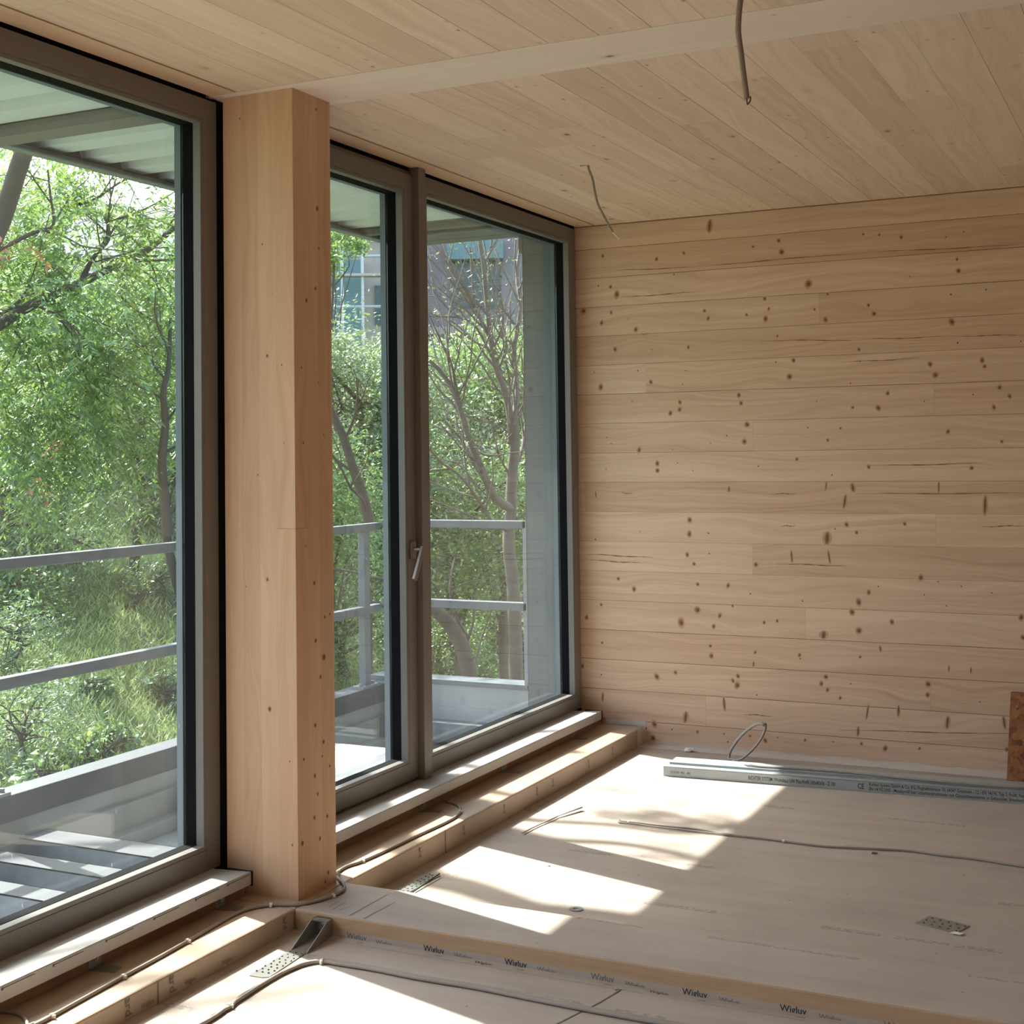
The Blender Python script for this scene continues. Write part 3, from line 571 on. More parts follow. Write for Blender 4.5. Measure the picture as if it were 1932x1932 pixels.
fb = [(330,1958),(400,1921),(428,1901),(452,1885),(503,1852),(545,1829),(576,1818),(607,1814),(646,1819.6),(710.5,1830),(788,1845.5),(900,1864),(1024,1889),(1117,1907),(1210,1924),(1273,1935),(1400,1958),(1560,1985)]
zc2 = zf+.006
fbp = [Vector((-2.20,.9,zc2)), Vector((-2.19,1.8,zc2))]+px(fb, zc2)+[Vector((.9,2.72,zc2)), Vector((2.9,2.62,zc2))]
cable('electric_cable', fbp, .0052, 'lower of the two grey cables running side by side across the front floor', clips=[(607,1814,zc2),(431,1899,zc2)])
p2 = [p+Vector((.004,.0115,0)) for p in fbp]
for k_, d_ in ((3,-.012),(5,-.012),(6,-.006)): p2[k_] += Vector((d_,0,0))
cable('electric_cable', p2, .0046, 'upper cable of the side-by-side pair on the front floor, nearer the step')
bb = [(1167,1549),(1186,1551),(1242,1557),(1319,1565),(1384.5,1576),(1432,1581),(1478.6,1587),(1556,1596.6),(1634,1600.6),(1711.5,1604.7),(1773.6,1613),(1851,1622),(1932,1634.8),(2060,1650)]
r = cable('electric_cable', px(bb, .005)+[Vector((.5,4.75,.005)), Vector((2.9,4.6,.005))], .0038, 'thin grey cable crossing the back floor from the sunlit patch to the right', clips=[(1188,1551,.005),(1480,1587,.005)])
MB().tube(smoothpts(px([(1169,1547),(1167,1550),(1174,1552),(1200,1555),(1245,1561),(1300,1567),(1345,1572),(1395,1577)], .005), 5), .0034, 8).build('return_strand', M['cable'], r, smooth=True)
# standing coil by the back wall and its tail
cp = []
E0 = onp(1409, 1402, 1, 5.90)
for i in range(49):
    t = i/24*2*math.pi; wv = 1+.09*(i/48)
    a = Vector((.078, 0, .083))*1.0; bb_ = Vector((-.028, .02, .026))
    cp.append(E0+a*math.cos(t)*wv+bb_*math.sin(t)*wv+Vector((-.006*(i/48), .016*(i/48), .0)))
zmin = min(p.z for p in cp); cp = [p+Vector((0,0,.006-zmin)) if False else Vector((p.x, p.y, max(p.z, .006))) for p in cp]
r = tag(empty('cable_coil', E0), 'loop of grey cable standing up from the floor at the back wall', 'cable')
MB().tube(cp, .0052, 10).build('loop', M['cable'], r, smooth=True)
tail = px([(1376,1431),(1386,1437)], .005)+px([(1405,1441),(1432,1446),(1525,1451.6),(1618,1459),(1711.5,1468.6),(1820,1478),(1932,1487)], .0535)
MB().tube(smoothpts(tail, 5), .0045, 8).build('tail', M['cable'], r, smooth=True)
# cables hanging from the ceiling
Yh = 2.5
hp = [onp(u, v, 1, Yh) for u, v in ((1405,-62),(1402,-30),(1397,0),(1394,30),(1393,60),(1398,100),(1403,140),(1407,170),(1409,186))]
hp[0].z = Zc+.005
r = tag(empty('hanging_cable', hp[0]), 'thick brown-grey cable stub hanging from the ceiling near the camera, bare end bent', 'cable')
MB().tube(smoothpts(hp, 5), .0056, 12).build('conduit', M['conduit'], r, smooth=True)
MB().tube(smoothpts([onp(u, v, 1, Yh) for u, v in ((1408,184),(1409.5,192),(1410,197),(1414,193),(1416,188),(1416,182))], 4), .0013, 8).build('wire_end', M['copper'], r, smooth=True)
h0 = fl(1108, 312, Zc)
hp = [onp(u, v, 1, h0.y) for u, v in ((1109,311),(1112,322),(1118,338),(1122,360),(1128,385),(1138,405),(1148,424),(1156,438))]; hp[0].z = Zc+.003
r = tag(empty('hanging_cable', hp[0]), 'thin pale cable hanging from the ceiling close to the back corner', 'cable')
MB().tube(smoothpts(hp, 5), .0045, 10).build('cable_run', M['cable'], r, smooth=True)
MB().tube([hp[0], hp[0]+Vector((-.028,-.012,-.004))], .004, 8).build('cable_stub', M['cable'], r)
MB().tube([hp[-1], onp(1169,452,1,h0.y)], .0032, 8).build('stripped_end', M['white'], r)

# ------------------------------------------------------------------ metal channel profiles on the floor
def channel(name, p0, p1, height, width, label, side=1, th=.0022, prints=False):
    """U channel lying on its side: printed web facing the camera, two flanges going back"""
    p0, p1 = Vector(p0), Vector(p1); ex = (p1-p0).normalized(); back = Vector((-ex.y, ex.x, 0)); up = Vector((0,0,1)); L = (p1-p0).length
    r = empty(name, p0); tag(r, label, 'metal profile', 'galvanised drywall channels on the floor')
    MB().prism([(0,0),(th,0),(th,height),(0,height)], p0, back, up, ex, L).build('web', M['channel'], r)
    MB().prism([(0,0),(width,0),(width,th),(0,th)], p0+up*(height-th), back, up, ex, L).build('top_flange', M['channel'], r)
    MB().prism([(th,0),(width,0),(width,th),(th,th)], p0, back, up, ex, L).build('bottom_flange', M['channel'], r)
    if prints:
        o0 = p0-back*.0004
        text_obj('DXW 40  48', .016, M['inkgrey'], 'print', r, o0+ex*.03+up*.013, ex, up)
        text_obj('RICHTER SYSTEM (Wohnbau) UW Plus-Profil 100x40x06 - Z 100', .0225, M['ink'], 'print', r, o0+ex*.36+up*.012, ex, up, .58)
        text_obj('CE', .029, M['ink'], 'print', r, o0+ex*.80+up*.010, ex, up, .75)
        text_obj('Richter System GmbH & Co. KG, Flughafenstrasse 10, 64347 Griesheim - 12 - EN 14195, Typ 2, Profil, Reaktion A1', .0185, M['ink'], 'print', r, o0+ex*.845+up*.024, ex, up, .72)
        text_obj('EN 14195:2005 - Metallprofil fuer Unterkonstruktionen von Gipsplattensystemen in Gebaeuden, Brandverhalten A1', .0185, M['ink'], 'print', r, o0+ex*.845+up*.006, ex, up, .72)
    return r
d = (Vector((-.586,5.616,0))-Vector((-2.005,5.518,0))).normalized()
channel('metal_channel', Vector((-2.005,5.518,.0005)), Vector((-2.005,5.518,.0005))+d*2.9, .040, .045, 'front steel channel on the floor with printed lettering along its side', prints=True)
channel('metal_channel', Vector((-1.995,5.568,.0005)), Vector((-1.995,5.568,.0005))+d*2.9, .048, .105, 'rear steel channel on the floor with a plain wide top, behind the printed one')
for k in range(2): pass
# OSB board leaning on the back wall
b = MB(); p = Vector((-.683, 5.93, 0)); v = []
for (x, z) in ((-.683,.0),(-.30,.0),(-.30,.345),(-.672,.345)):
    v.append((x, 5.93+z*.38, z+.001)); v.append((x, 5.955+z*.38, z+.001))
b.add(v, [(0,2,4,6),(7,5,3,1),(0,1,3,2),(2,3,5,4),(4,5,7,6),(6,7,1,0)])
o = b.build('chipboard_offcut', [M['osb'], M['osbedge']])
tag(o, 'brown strand board offcut leaning on the back wall at the right edge', 'board')
for p in o.data.polygons:
    if abs(p.normal.x) > .7: p.material_index = 1

# ------------------------------------------------------------------ small litter
def washer(c, label):
    b = MB(); n = 24; r0, r1 = .009, .021; c = Vector(c)
    vs = []
    for k in range(n):
        q = 2*math.pi*k/n
        for rr, z in ((r0,0),(r1,0),(r1,.002),(r0,.002)): vs.append(c+Vector((rr*math.cos(q), rr*math.sin(q), z)))
    fs = []
    for k in range(n):
        a = 4*k; d_ = 4*((k+1) % n)
        for i in range(4): fs.append((a+i, a+(i+1) % 4, d_+(i+1) % 4, d_+i))
    b.add(vs, fs); tag(b.build('washer', M['galv']), label, 'washer')
washer(tuple(fl(1087,1716,0)+Vector((0,0,.0005))), 'steel washer lying flat in the nearer sunlit strip of floor')
r = tag(empty('plastic_strip', fl(1040,1545)), 'thin twisted clear plastic strip lying in the sunlit floor patch', 'debris')
MB().tube(smoothpts([fl(u, v, .006) for u, v in ((985,1572),(1012,1558),(1040,1546),(1052,1540))], 4), .003, 6).build('thin_end', M['tapewhite'], r)
b = MB(); a, c = fl(1052,1540,.006), fl(1096,1524,.010); s_ = (c-a).cross(Vector((0,0,1))).normalized()*.008
b.add([a-s_*.4, a+s_*.4, c+s_, c-s_, a-s_*.4+Vector((0,0,.002)), a+s_*.4+Vector((0,0,.002)), c+s_+Vector((0,0,.006)), c-s_+Vector((0,0,.006))], [(0,3,2,1),(4,5,6,7),(0,1,5,4),(1,2,6,5),(2,3,7,6),(3,0,4,7)])
b.build('flat_end', M['cable'], r)
b = MB(); p = fl(1300,1418,.001)
bm = bmesh.new(); bmesh.ops.create_icosphere(bm, subdivisions=2, radius=.014)
for v in bm.verts: v.co = Vector((v.co.x*1.5, v.co.y, v.co.z*.8))*(1+.35*rnd.uniform(-1,1)); v.co += p+Vector((0,0,.009))
me = bpy.data.meshes.new('crumpled_paper'); bm.to_mesh(me); bm.free(); me.materials.append(M['white'])
o = bpy.data.objects.new('crumpled_paper', me); C.objects.link(o); tag(o, 'tiny crumpled white scrap on the floor near the back wall', 'debris')
def chip(u, v, s, label, mat='white', z=0.0):
    p = fl(u, v, z); a = rnd.uniform(0, 3); b = MB(); ex = Vector((math.cos(a), math.sin(a), 0)); ey = Vector((-ex.y, ex.x, 0))
    b.prism([(-s,-s*.5),(s*.9,-s*.6),(s,s*.4),(0,s*.7),(-s*.8,s*.4)], p+Vector((0,0,.0006)), ex, ey, (.1,.1,1), s*.5); tag(b.build('wood_chip', M[mat]), label, 'debris')
chip(1035,1634,.006,'white chip on the floor at the far edge of the broad shadow band')
chip(1330,1468,.007,'white chip lying just in front of the printed steel channel')
chip(1213,1420,.004,'small pale crumb on the floor beside the taped ledge end')
chip(1650,1611,.009,'dark splinter on the floor just below the thin cable', 'mark')
# pencil / scuff lines on the boards of the step
b = MB()
for (u0,v0,u1,v1,z) in ((658,1728,730,1688,zt),(686,1733,745,1702,zt),(628,1716,652,1702,zt),(620,1712,640,1700,zt),(640,1717,660,1711,zt)):
    a, c = fl(u0,v0,z+.0009), fl(u1,v1,z+.0009); s_ = (c-a).cross(Vector((0,0,1))).normalized()*.0009
    b.add([a-s_, a+s_, c+s_, c-s_], [(0,1,2,3)])
o = b.build('trim_4', M['mark']); struct(o)
# floor board joints in front bay
b = MB()
for pl, z in (([(1176,1865),(1130,1892),(1050,1932)], zf), ([(1190,1862),(1160,1868)], zf)):
    q_ = [fl(u, v, z+.0009) for u, v in pl]
    for a, c in zip(q_, q_[1:]):
        s_ = (c-a).cross(Vector((0,0,1))).normalized()*.002; b.add([a-s_, a+s_, c+s_, c-s_], [(0,1,2,3)])
struct(b.build('trim_5', M['mark']))

# ------------------------------------------------------------------ balcony
Xr, Yr = -3.80, 6.20
ZD = -.135
b = MB(); b.box(-3.80, -2.73, -3.4, 6.9, ZD-.2, ZD)
tag(b.build('balcony_deck', M['concrete'], bevel=.003), 'pale concrete balcony deck outside the windows', 'deck')
b = MB(); b.box(-3.70, -2.76, 4.45, 5.55, ZD, 0)
tag(b.build('threshold_slab', M['slab'], bevel=.004), 'bright sunlit slab lying on the balcony deck outside the glazed door', 'slab')
r = tag(empty('balcony_parapet', (Xr, 3, 0)), 'low concrete parapet with dark metal capping along the outer balcony edge', 'parapet')
b = MB(); b.box(-3.90, Xr+.0, -3.4, Yr+.22, -1.2, .079); b.box(Xr, Xr+.03, -3.4, Yr, -1.2, .010); b.box(-3.88, -2.955, Yr+.005, Yr+.12, -1.2, .19)
b.build('parapet_wall', M['concrete'], r, bevel=.004)
MB().box(-3.90, Xr+.012, -3.4, Yr+.24, .079, .172).build('capping', M['galvdark'], r, bevel=.003)
MB().box(-3.88, -2.957, Yr-.004, Yr+.13, .190, .214).build('capping', M['outer'], r, bevel=.002)
MB().box(-3.77, -2.957, Yr-.085, Yr+.005, -.09, .012).build('gutter_channel', M['outer'], r, bevel=.002)
MB().box(-3.77, -3.70, -3.4, Yr-.09, ZD, -.085).build('gutter_channel', M['concrete'], r, bevel=.002)

# railing
r = tag(empty('balcony_railing', (Xr, 4.8, .17)), 'galvanised steel balcony railing with two rails along the outer edge', 'railing')
for z0, z1 in ((.972, 1.012), (.545, .588)):
    MB().box(Xr-.045, Xr, -3.4, Yr, z0, z1).build('rail', M['galvrail'], r, bevel=.004)
for y in (-1.4, 1.1, 3.555, 6.045):
    p = MB().box(Xr-.045, Xr-.004, y, y+.052, .172, .972).build('post', M['galvrail'], r, bevel=.003)
    c = MB().box(Xr-.06, Xr+.010, y-.045, y+.10, .172, .184)
    bp = c.build('base_plate', M['galv'], r)
    for dy in (-.03, .08): MB().cyl((Xr-.015, y+dy, .184), (Xr-.015, y+dy, .198), .011, 6).build('bolt', M['galv'], bp)
for z0, z1 in ((.971, 1.013), (.544, .589)): MB().box(Xr-.046, Xr+.001, 5.86, 5.864, z0, z1).build('rail_joint', M['galvdark'], r)
r = tag(empty('balcony_railing', (-3.3, Yr, .21)), 'short galvanised return railing running from the corner to the concrete pier', 'railing')
for z0, z1 in ((.988, 1.028), (.578, .620)):
    MB().box(Xr, -2.957, Yr, Yr+.045, z0, z1).build('rail', M['galvrail'], r, bevel=.004)
MB().box(-2.975, -2.955, Yr, Yr+.045, .214, 1.028).build('wall_flat', M['galv'], r)
b = MB(); b.box(-2.955, -2.72, Yr, 6.9, -1.2, 2.62); b.box(-2.955, -2.952, Yr-.002, Yr+.02, -.1, 2.45)
tag(b.build('concrete_pier', M['pier'], bevel=.004), 'tall grey concrete pier at the right end of the balcony', 'pier')
MB_ = MB(); MB_.box(-2.985, -2.957, Yr+.02, Yr+.07, 2.375, 2.50)
tag(MB_.build('roof_bracket', M['roofbeam']), 'small dark steel bracket at the top of the concrete pier under the roof edge', 'bracket')

# balcony roof: profiled sheet on steel beams, edge angle
r = tag(empty('balcony_roof', (-3.3, 2, 2.6)), 'pale profiled metal sheet roof over the balcony with a steel edge angle', 'roof')
prof = []; y = -3.45; pitch = .2267
y = 3.74-pitch*32
while y < 6.60:
    prof += [(y, 2.612), (y+.050, 2.612), (y+.078, 2.534), (y+pitch-.028, 2.534)]; y += pitch
b = MB(); n = len(prof); x0, x1 = Xr-.02, -2.62
vs = [(x0, a, z) for a, z in prof]+[(x1, a, z) for a, z in prof]+[(x0, a, z+.004) for a, z in prof]+[(x1, a, z+.004) for a, z in prof]
fs = []
for i in range(n-1): fs += [(i, i+1, n+i+1, n+i), (2*n+i, 3*n+i, 3*n+i+1, 2*n+i+1), (i, 2*n+i, 2*n+i+1, i+1), (n+i, n+i+1, 3*n+i+1, 3*n+i)]
b.add(vs, fs); b.build('profiled_sheet', M['sheet'], r)
MB().box(Xr-.034, Xr-.022, -3.4, 6.30, 2.520, 2.63).build('end_closer', M['closer'], r)
b = MB(); b.box(Xr-.020, Xr-.014, -3.4, 6.30, 2.496, 2.528); b.box(Xr-.014, Xr+.030, -3.4, 6.30, 2.496, 2.502)
b.build('edge_angle', M['galv'], r)
b = MB(); b.box(Xr+.0, -2.957, 6.30, 6.306, 2.47, 2.545); b.box(Xr-.01, -2.957, 6.26, 6.30, 2.515, 2.522); b.build('edge_angle', M['galv'], r)
for y in (-1.9, .80, 3.50):
    b = MB(); b.box(Xr+.0, -2.70, y, y+.11, 2.492, 2.498); b.box(Xr+.0, -2.70, y, y+.006, 2.498, 2.534); b.box(Xr+.0, -2.70, y+.104, y+.11, 2.498, 2.534)
    b.build('cross_beam', M['roofbeam'], r)
MB().box(Xr+.0, -2.70, 6.03, 6.08, 2.505, 2.534).build('cross_beam', M['roofbeam'], r)

# steel sections stored on the deck outside the left window
def section(x0, x1, y, w, h, z, label, ang=0):
    r = empty('steel_section', ((x0+x1)/2, y, z)); tag(r, label, 'steel section', 'steel sections lying on the balcony deck')
    MB().box(x0, x1, y-w/2, y-w/2+.004, z, z+h).build('flange', M['galv'], r)
    MB().box(x0, x1, y+w/2-.004, y+w/2, z, z+h).build('flange', M['galv'], r)
    MB().box(x0, x1, y-w/2, y+w/2, z+h-.004, z+h).build('web', M['galvdark'], r)
section(-3.72, -2.80, 3.69, .13, .172, ZD, 'deep galvanised steel section on the balcony deck, farthest of the three')
section(-3.72, -2.80, 3.455, .10, .165, ZD, 'galvanised steel section on the balcony deck, the middle one of three')
section(-3.72, -2.80, 3.24, .10, .15, ZD, 'galvanised steel section on the balcony deck, nearest of the three')
b = MB(); b.prism([(-3.45,2.86),(-3.20,2.80),(-3.16,2.98),(-3.38,3.04)], (0,0,ZD+.001), (1,0,0), (0,1,0), (0,0,1), .018)
tag(b.build('concrete_offcut', M['concrete'], bevel=.003), 'pale flat slab offcut on the deck at the lower left of the left window', 'slab')

# ------------------------------------------------------------------ ground slope
def gz(x, y):
    s = -x
    if s < 5.0: z = -1.7+.15*(s-4)
    else: z = -1.55+.42*(s-5.0)
    if s > 9: z = .13+.23*(s-9)
    if s > 26: z = 4.04+.10*(s-26)
    return z+.10*math.sin(x*1.3+y*.7)+.06*math.sin(y*2.1-x*.6)
nx, ny = 70, 70
xs = [-4.03-46*(i/nx)**1.6 for i in range(nx+1)]; ys = [-12+72*(j/ny) for j in range(ny+1)]
b = MB(); b.v = [(x, y, gz(x, y)) for x in xs for y in ys]
b.f = [(i*(ny+1)+j, i*(ny+1)+j+1, (i+1)*(ny+1)+j+1, (i+1)*(ny+1)+j) for i in range(nx) for j in range(ny)]; b.mi = [0]*len(b.f)
o = struct(b.build('terrain', M['soil'], smooth=True, recalc=False)); o['label'] = 'grassy slope rising beyond the balcony'
b = MB(); b.box(-60, 40, -60, 60, -2.6, -2.3); o = struct(b.build('ground', M['soil'])); o['label'] = 'level ground around the building'

# ------------------------------------------------------------------ vegetation generators
def leafmesh(name, P, D, Nn, L, W, mat, parent=None, fold=.15, cull=True):
    """P base points, D unit directions, Nn side vectors, lengths and widths: one folded leaf each"""
    L = np.broadcast_to(L, (len(P),)); W = np.broadcast_to(W, (len(P),))
    if cull:
        k = ~(hits(P[:, 0], P[:, 1], P[:, 2]) | gaps(P)); P, D, Nn, L, W = P[k], D[k], Nn[k], L[k], W[k]
    n = len(P); L = np.broadcast_to(L, (n,))[:, None]; W = np.broadcast_to(W, (n,))[:, None]
    up = np.cross(D, Nn)
    v = np.empty((n, 4, 3)); v[:, 0] = P; v[:, 2] = P+D*L
    mid = P+D*L*.42; v[:, 1] = mid+Nn*W/2+up*W*fold; v[:, 3] = mid-Nn*W/2+up*W*fold
    me = bpy.data.meshes.new(name)
    me.vertices.add(4*n); me.vertices.foreach_set('co', v.reshape(-1).astype(np.float32))
    idx = (np.arange(n)[:, None]*4+np.array([0,1,2, 0,2,3])).reshape(-1)
    me.loops.add(6*n); me.loops.foreach_set('vertex_index', idx.astype(np.int32))
    me.polygons.add(2*n); me.polygons.foreach_set('loop_start', (np.arange(2*n)*3).astype(np.int32)); me.polygons.foreach_set('loop_total', np.full(2*n, 3, np.int32))
    at_ = me.attributes.new('leafv', 'FLOAT', 'FACE'); at_.data.foreach_set('value', np.repeat(nrg.random(n)**1.3, 2).astype(np.float32))
    me.materials.append(mat); me.update(); me.validate()
    o = bpy.data.objects.new(name, me); C.objects.link(o)
    if parent is not None: o.parent = parent; o.matrix_parent_inverse = Matrix.Translation(-parent.location)
    return o
GAPS = [(172,468,50,66,.8),(300,372,60,34,.72),(240,352,70,34,.55),(150,600,28,22,.5)]
def gaps(P):
    q = (P-EYE)@RC.T; u = CX+FPX*q[:, 0]/q[:, 2]; v = CY+FPX*q[:, 1]/q[:, 2]; k = np.zeros(len(P), bool)
    for a, c, ra, rc, pr in GAPS: k |= (((u-a)/ra)**2+((v-c)/rc)**2 < 1) & (nrg.random(len(P)) < pr)
    lx = P[:, 0]+.93*P[:, 2]; ly = P[:, 1]-.262*P[:, 2]
    k |= (lx > -3.5) & (lx < -2.6) & (ly > 4.6) & (ly < 6.3) & (nrg.random(len(P)) < .6)
    t = (P[:, 2]+3.65+.42*P[:, 0])/.61; mx = P[:, 0]+.93*t; my = P[:, 1]-.262*t
    k |= (t > .3) & (mx < -5.2) & (mx > -8.4) & (my > 5.6) & (my < 10) & (nrg.random(len(P)) < .78)
    return k
def hits(x, y, z): return (x+.93*z > -2.72) & (x+.93*z < -1.15) & (y-.262*z > 1.6) & (y-.262*z < 6.2)
def unit(a): return a/np.maximum(np.linalg.norm(a, axis=-1, keepdims=True), 1e-6)
def pinnate(name, base, dirs, length, pairs, L, W, mat, parent=None, droop=.5, cull=True):
    """compound leaves: leaflets in pairs along a drooping stalk"""
    n = len(base); dirs = unit(dirs); side = unit(np.cross(dirs, np.array([0,0,1.0]))+1e-5)
    Ps, Ds, Ns = [], [], []
    length = np.broadcast_to(length, (n,))[:, None]
    for k in range(pairs):
        t = .25+.75*k/(pairs-1) if pairs > 1 else .9
        p = base+dirs*length*t+np.array([0,0,-1.0])*length*t*t*droop
        for s_ in ((-1, 1) if k < pairs-1 else (-1, 0, 1)):
            d = unit(dirs*(.55 if s_ else 1)+side*s_*.9+np.array([0,0,-1.0])*(.25+.4*t)+nrg.normal(0, .18, (n, 3)))
            Ps.append(p); Ds.append(d); Ns.append(unit(np.cross(d, nrg.normal(0, .35, (n, 3))+np.array([0,0,1.0]))))
    P = np.concatenate(Ps); D = np.concatenate(Ds); Q = np.concatenate(Ns); k = len(P)
    return leafmesh(name, P, D, Q, L*(.7+.5*nrg.random(k)), W*(.7+.5*nrg.random(k)), mat, parent, cull=cull)
def simple(name, base, L, W, mat, parent=None, updown=-.2):
    n = len(base); d = nrg.normal(0, 1, (n, 3)); d[:, 2] = d[:, 2]*.6+updown; d = unit(d)
    return leafmesh(name, base, d, unit(np.cross(d, nrg.normal(0, .5, (n, 3))+np.array([0,0,1.0]))), L*(.6+.7*nrg.random(n)), W*(.6+.7*nrg.random(n)), mat, parent)
def grow(start, d, length, rad, depth, segs, out, tips, spread=.6, lift=.15, kids=(3, 5), shrink=.62, curl=.16):
    pts = [Vector(start)]; d = Vector(d).normalized(); n = 6 if depth > 1 else 4
    rr = [rad]
    for i in range(n):
        d = (d+Vector((rnd.gauss(0, curl), rnd.gauss(0, curl), rnd.gauss(0, curl)+lift*.3))).normalized()
        pts.append(pts[-1]+d*length/n); rr.append(rad*(1-.55*(i+1)/n))
    out.append((pts, rr))
    if depth == 0: tips.append((pts[-1], d)); tips.append((pts[n//2], d)); return
    for k in range(rnd.randint(*kids)):
        i = rnd.randint(1, n); p = pts[i]; a = Vector((rnd.gauss(0, 1), rnd.gauss(0, 1), rnd.gauss(0, 1)+lift)); a = a-d*a.dot(d)*.6
        nd = (d+a.normalized()*spread*1.6).normalized()
        grow(p, nd, length*shrink*rnd.uniform(.7, 1.15), rr[i]*.6, depth-1, segs, out, tips, spread, lift, kids, shrink, curl)
    tips.append((pts[-1], d))
keep = set()
def wood_from(out, mat, name, parent, sides=5):
    b = MB()
    for pts, rr in out:
        if rr[0] < .02 and id(pts) not in keep and any(hits(p.x, p.y, p.z) for p in pts): continue
        b.tube(pts, list(rr), sides if rr[0] < .02 else 9, cap=False)
    return b.build(name, mat, parent, smooth=True, recalc=False)
def limb(pxpts, r0, r1):
    P = smoothpts([at(*q) for q in pxpts], 4); n = len(P)
    return P, [r0+(r1-r0)*i/(n-1) for i in range(n)]
def sidegrow(L, every, length, rad, depth, out, tips, lift=.1, spread=.7, kids=(2, 4)):
    P, R = L; out.append((P, R))
    for i in range(2, len(P)-1, every):
        t = (P[i+1]-P[i-1]).normalized(); a = Vector((rnd.gauss(0, 1), rnd.gauss(0, 1), rnd.gauss(0, 1)+lift)); a -= t*a.dot(t)
        grow(P[i], (t*.7+a.normalized()*spread).normalized(), length*rnd.uniform(.6, 1.2), min(rad, R[i]*.7), depth, 0, out, tips, spread, lift, kids)
    tips.append((P[-1], (P[-1]-P[-2]).normalized()))

# --- broad pinnate-leaved tree outside the left window
K9 = 1.30
def limb9(pl, a, c): return limb([(u, v, D*K9) for u, v, D in pl], a*1.2, c*1.3)
tr = tag(empty('leafy_tree', tuple(at(-120, 1500, 6.6*K9))), 'large tree with drooping feather-like leaves filling the left window', 'tree')
out, tips = [], []
trunk = limb9([(-260,1700,6.6),(-190,1200,6.5),(-120,800,6.5),(-60,560,6.5),(0,420,6.5),(30,330,6.4),(60,240,6.3)], .055, .04)
out.append(trunk)
T = trunk[0]
top = at(60,240,6.3*K9)
limbs = [([(-120,690,6.6),(-40,640,6.8),(0,612,7),(60,575,7.2),(112,550,7.3),(160,530,7.4),(205,508,7.5),(250,490,7.6),(300,455,7.7),(360,400,7.9)], .035, .014),
         ([(150,537,7.4),(165,505,7.4),(185,475,7.3),(203,455,7.3),(206,435,7.3),(197,410,7.3)], .016, .006),
         ([(230,497,7.5),(270,492,7.6),(320,490,7.8),(380,480,8)], .010, .005),
         ([(-60,600,6.8),(0,590,7),(30,578,7.0),(70,577,7.0),(100,590,7.0),(125,583,7)], .014, .004),
         ([(28,625,7),(55,660,7.1),(75,700,7.2),(80,740,7.2),(95,760,7.3),(150,790,7.4)], .007, .003),
         ([(110,600,7.1),(140,640,7.2),(158,700,7.3),(190,760,7.4),(225,800,7.5)], .006, .003),
         ([(210,540,7.5),(250,580,7.6),(300,610,7.7),(340,628,7.8)], .007, .003),
         ([(150,385,7.3),(180,375,7.4),(225,345,7.5),(260,330,7.6)], .010, .004),
         ([(-60,500,6.7),(60,440,7),(100,425,7),(95,370,7),(90,320,7)], .014, .004),
         ([(200,420,7.5),(260,400,7.6),(300,380,7.8),(340,355,7.9)], .008, .003)]
for k, (pl, a, c) in enumerate(limbs):
    sidegrow(limb9(pl, a, c), 3, .65, .007, 1, out, tips, lift=-.05)
# sprays hanging further out and lower down
for (u, v, D, n, R) in [(60,360,7,16,.5),(180,330,7.6,4,.4),(40,460,7.2,16,.5),(100,470,7.4,8,.4),(300,450,8,9,.5),(280,560,7.9,20,.5),(60,540,7,14,.4),(160,640,7.5,12,.4),(310,650,8,20,.5),(60,700,7.2,14,.5),(150,700,7.6,12,.5),(240,690,7.7,16,.5),(30,820,7,14,.4),(120,860,7.4,10,.4),(250,820,7.8,10,.4),(30,950,6.8,14,.35),(200,930,7.6,6,.35),(20,620,7,12,.5),(330,740,8,12,.4),(30,720,6.9,18,.5),(60,780,7.3,16,.5),(210,590,7.8,14,.4),(120,640,7.6,18,.5),(240,620,7.9,18,.5),(320,540,8.1,18,.5),(90,600,7.3,16,.4),(15,380,6.9,14,.4),(100,400,7.4,12,.4),(10,500,7,14,.4)]:
    c = at(u, v, D*K9+.5)
    for i in range(n):
        p = c+Vector((rnd.gauss(0, R*.65), rnd.gauss(0, R*.65), rnd.gauss(0, R*.5)))
        tips.append((p, Vector((rnd.gauss(0, 1), rnd.gauss(0, 1), rnd.gauss(-.1, .4)))))
# crown above the balcony roof whose boughs cast the soft bands on the floor
def lift(u, v, h, z=0.0):
    p = fl(u, v, z); return p+Vector((-.93, .262, 1.0))*h
def bough(pl, h0, h1, r0, r1, kids=True):
    n = len(pl); P = [lift(u, v, h0+(h1-h0)*i/(n-1)) for i, (u, v) in enumerate(pl)]
    P = smoothpts(P, 4); R = [r0+(r1-r0)*i/(len(P)-1) for i in range(len(P))]
    return P, R
ctips = []
for pl, h0, h1, r0, r1 in [([(740,1612),(800,1655),(880,1674),(960,1702),(1010,1716),(1100,1724),(1250,1742)], 4.6, 5.2, .085, .055),
                       ([(930,1530),(1000,1547),(1150,1556),(1260,1570),(1330,1566),(1450,1550)], 5.0, 5.6, .034, .018),
                       ([(930,1556),(1040,1583),(1150,1590),(1240,1602),(1330,1626),(1420,1650)], 4.8, 5.4, .036, .018),
                       ([(1120,1458),(1200,1468),(1300,1480),(1420,1500)], 5.2, 5.8, .006, .004),
                       ([(60,1990),(120,1960),(200,1945),(300,1925),(480,1900),(640,1875)], 5.0, 5.2, .03, .012)]:
    L = bough(pl, h0, h1, r0, r1); out.append(L); keep.add(id(L[0]))
    tips_b = []
for (u, v, h, n, R) in [(1245,1540,5.3,12,.08),(1340,1565,5.2,9,.07),(420,1900,5.1,4,.06),(1290,1600,5.2,4,.07)]:
    c = lift(u, v, h)
    for i in range(n):
        ctips.append((c+Vector((rnd.gauss(0, R), rnd.gauss(0, R), rnd.gauss(0, R))), Vector((rnd.gauss(0, 1), rnd.gauss(0, 1), rnd.gauss(0, .5)))))
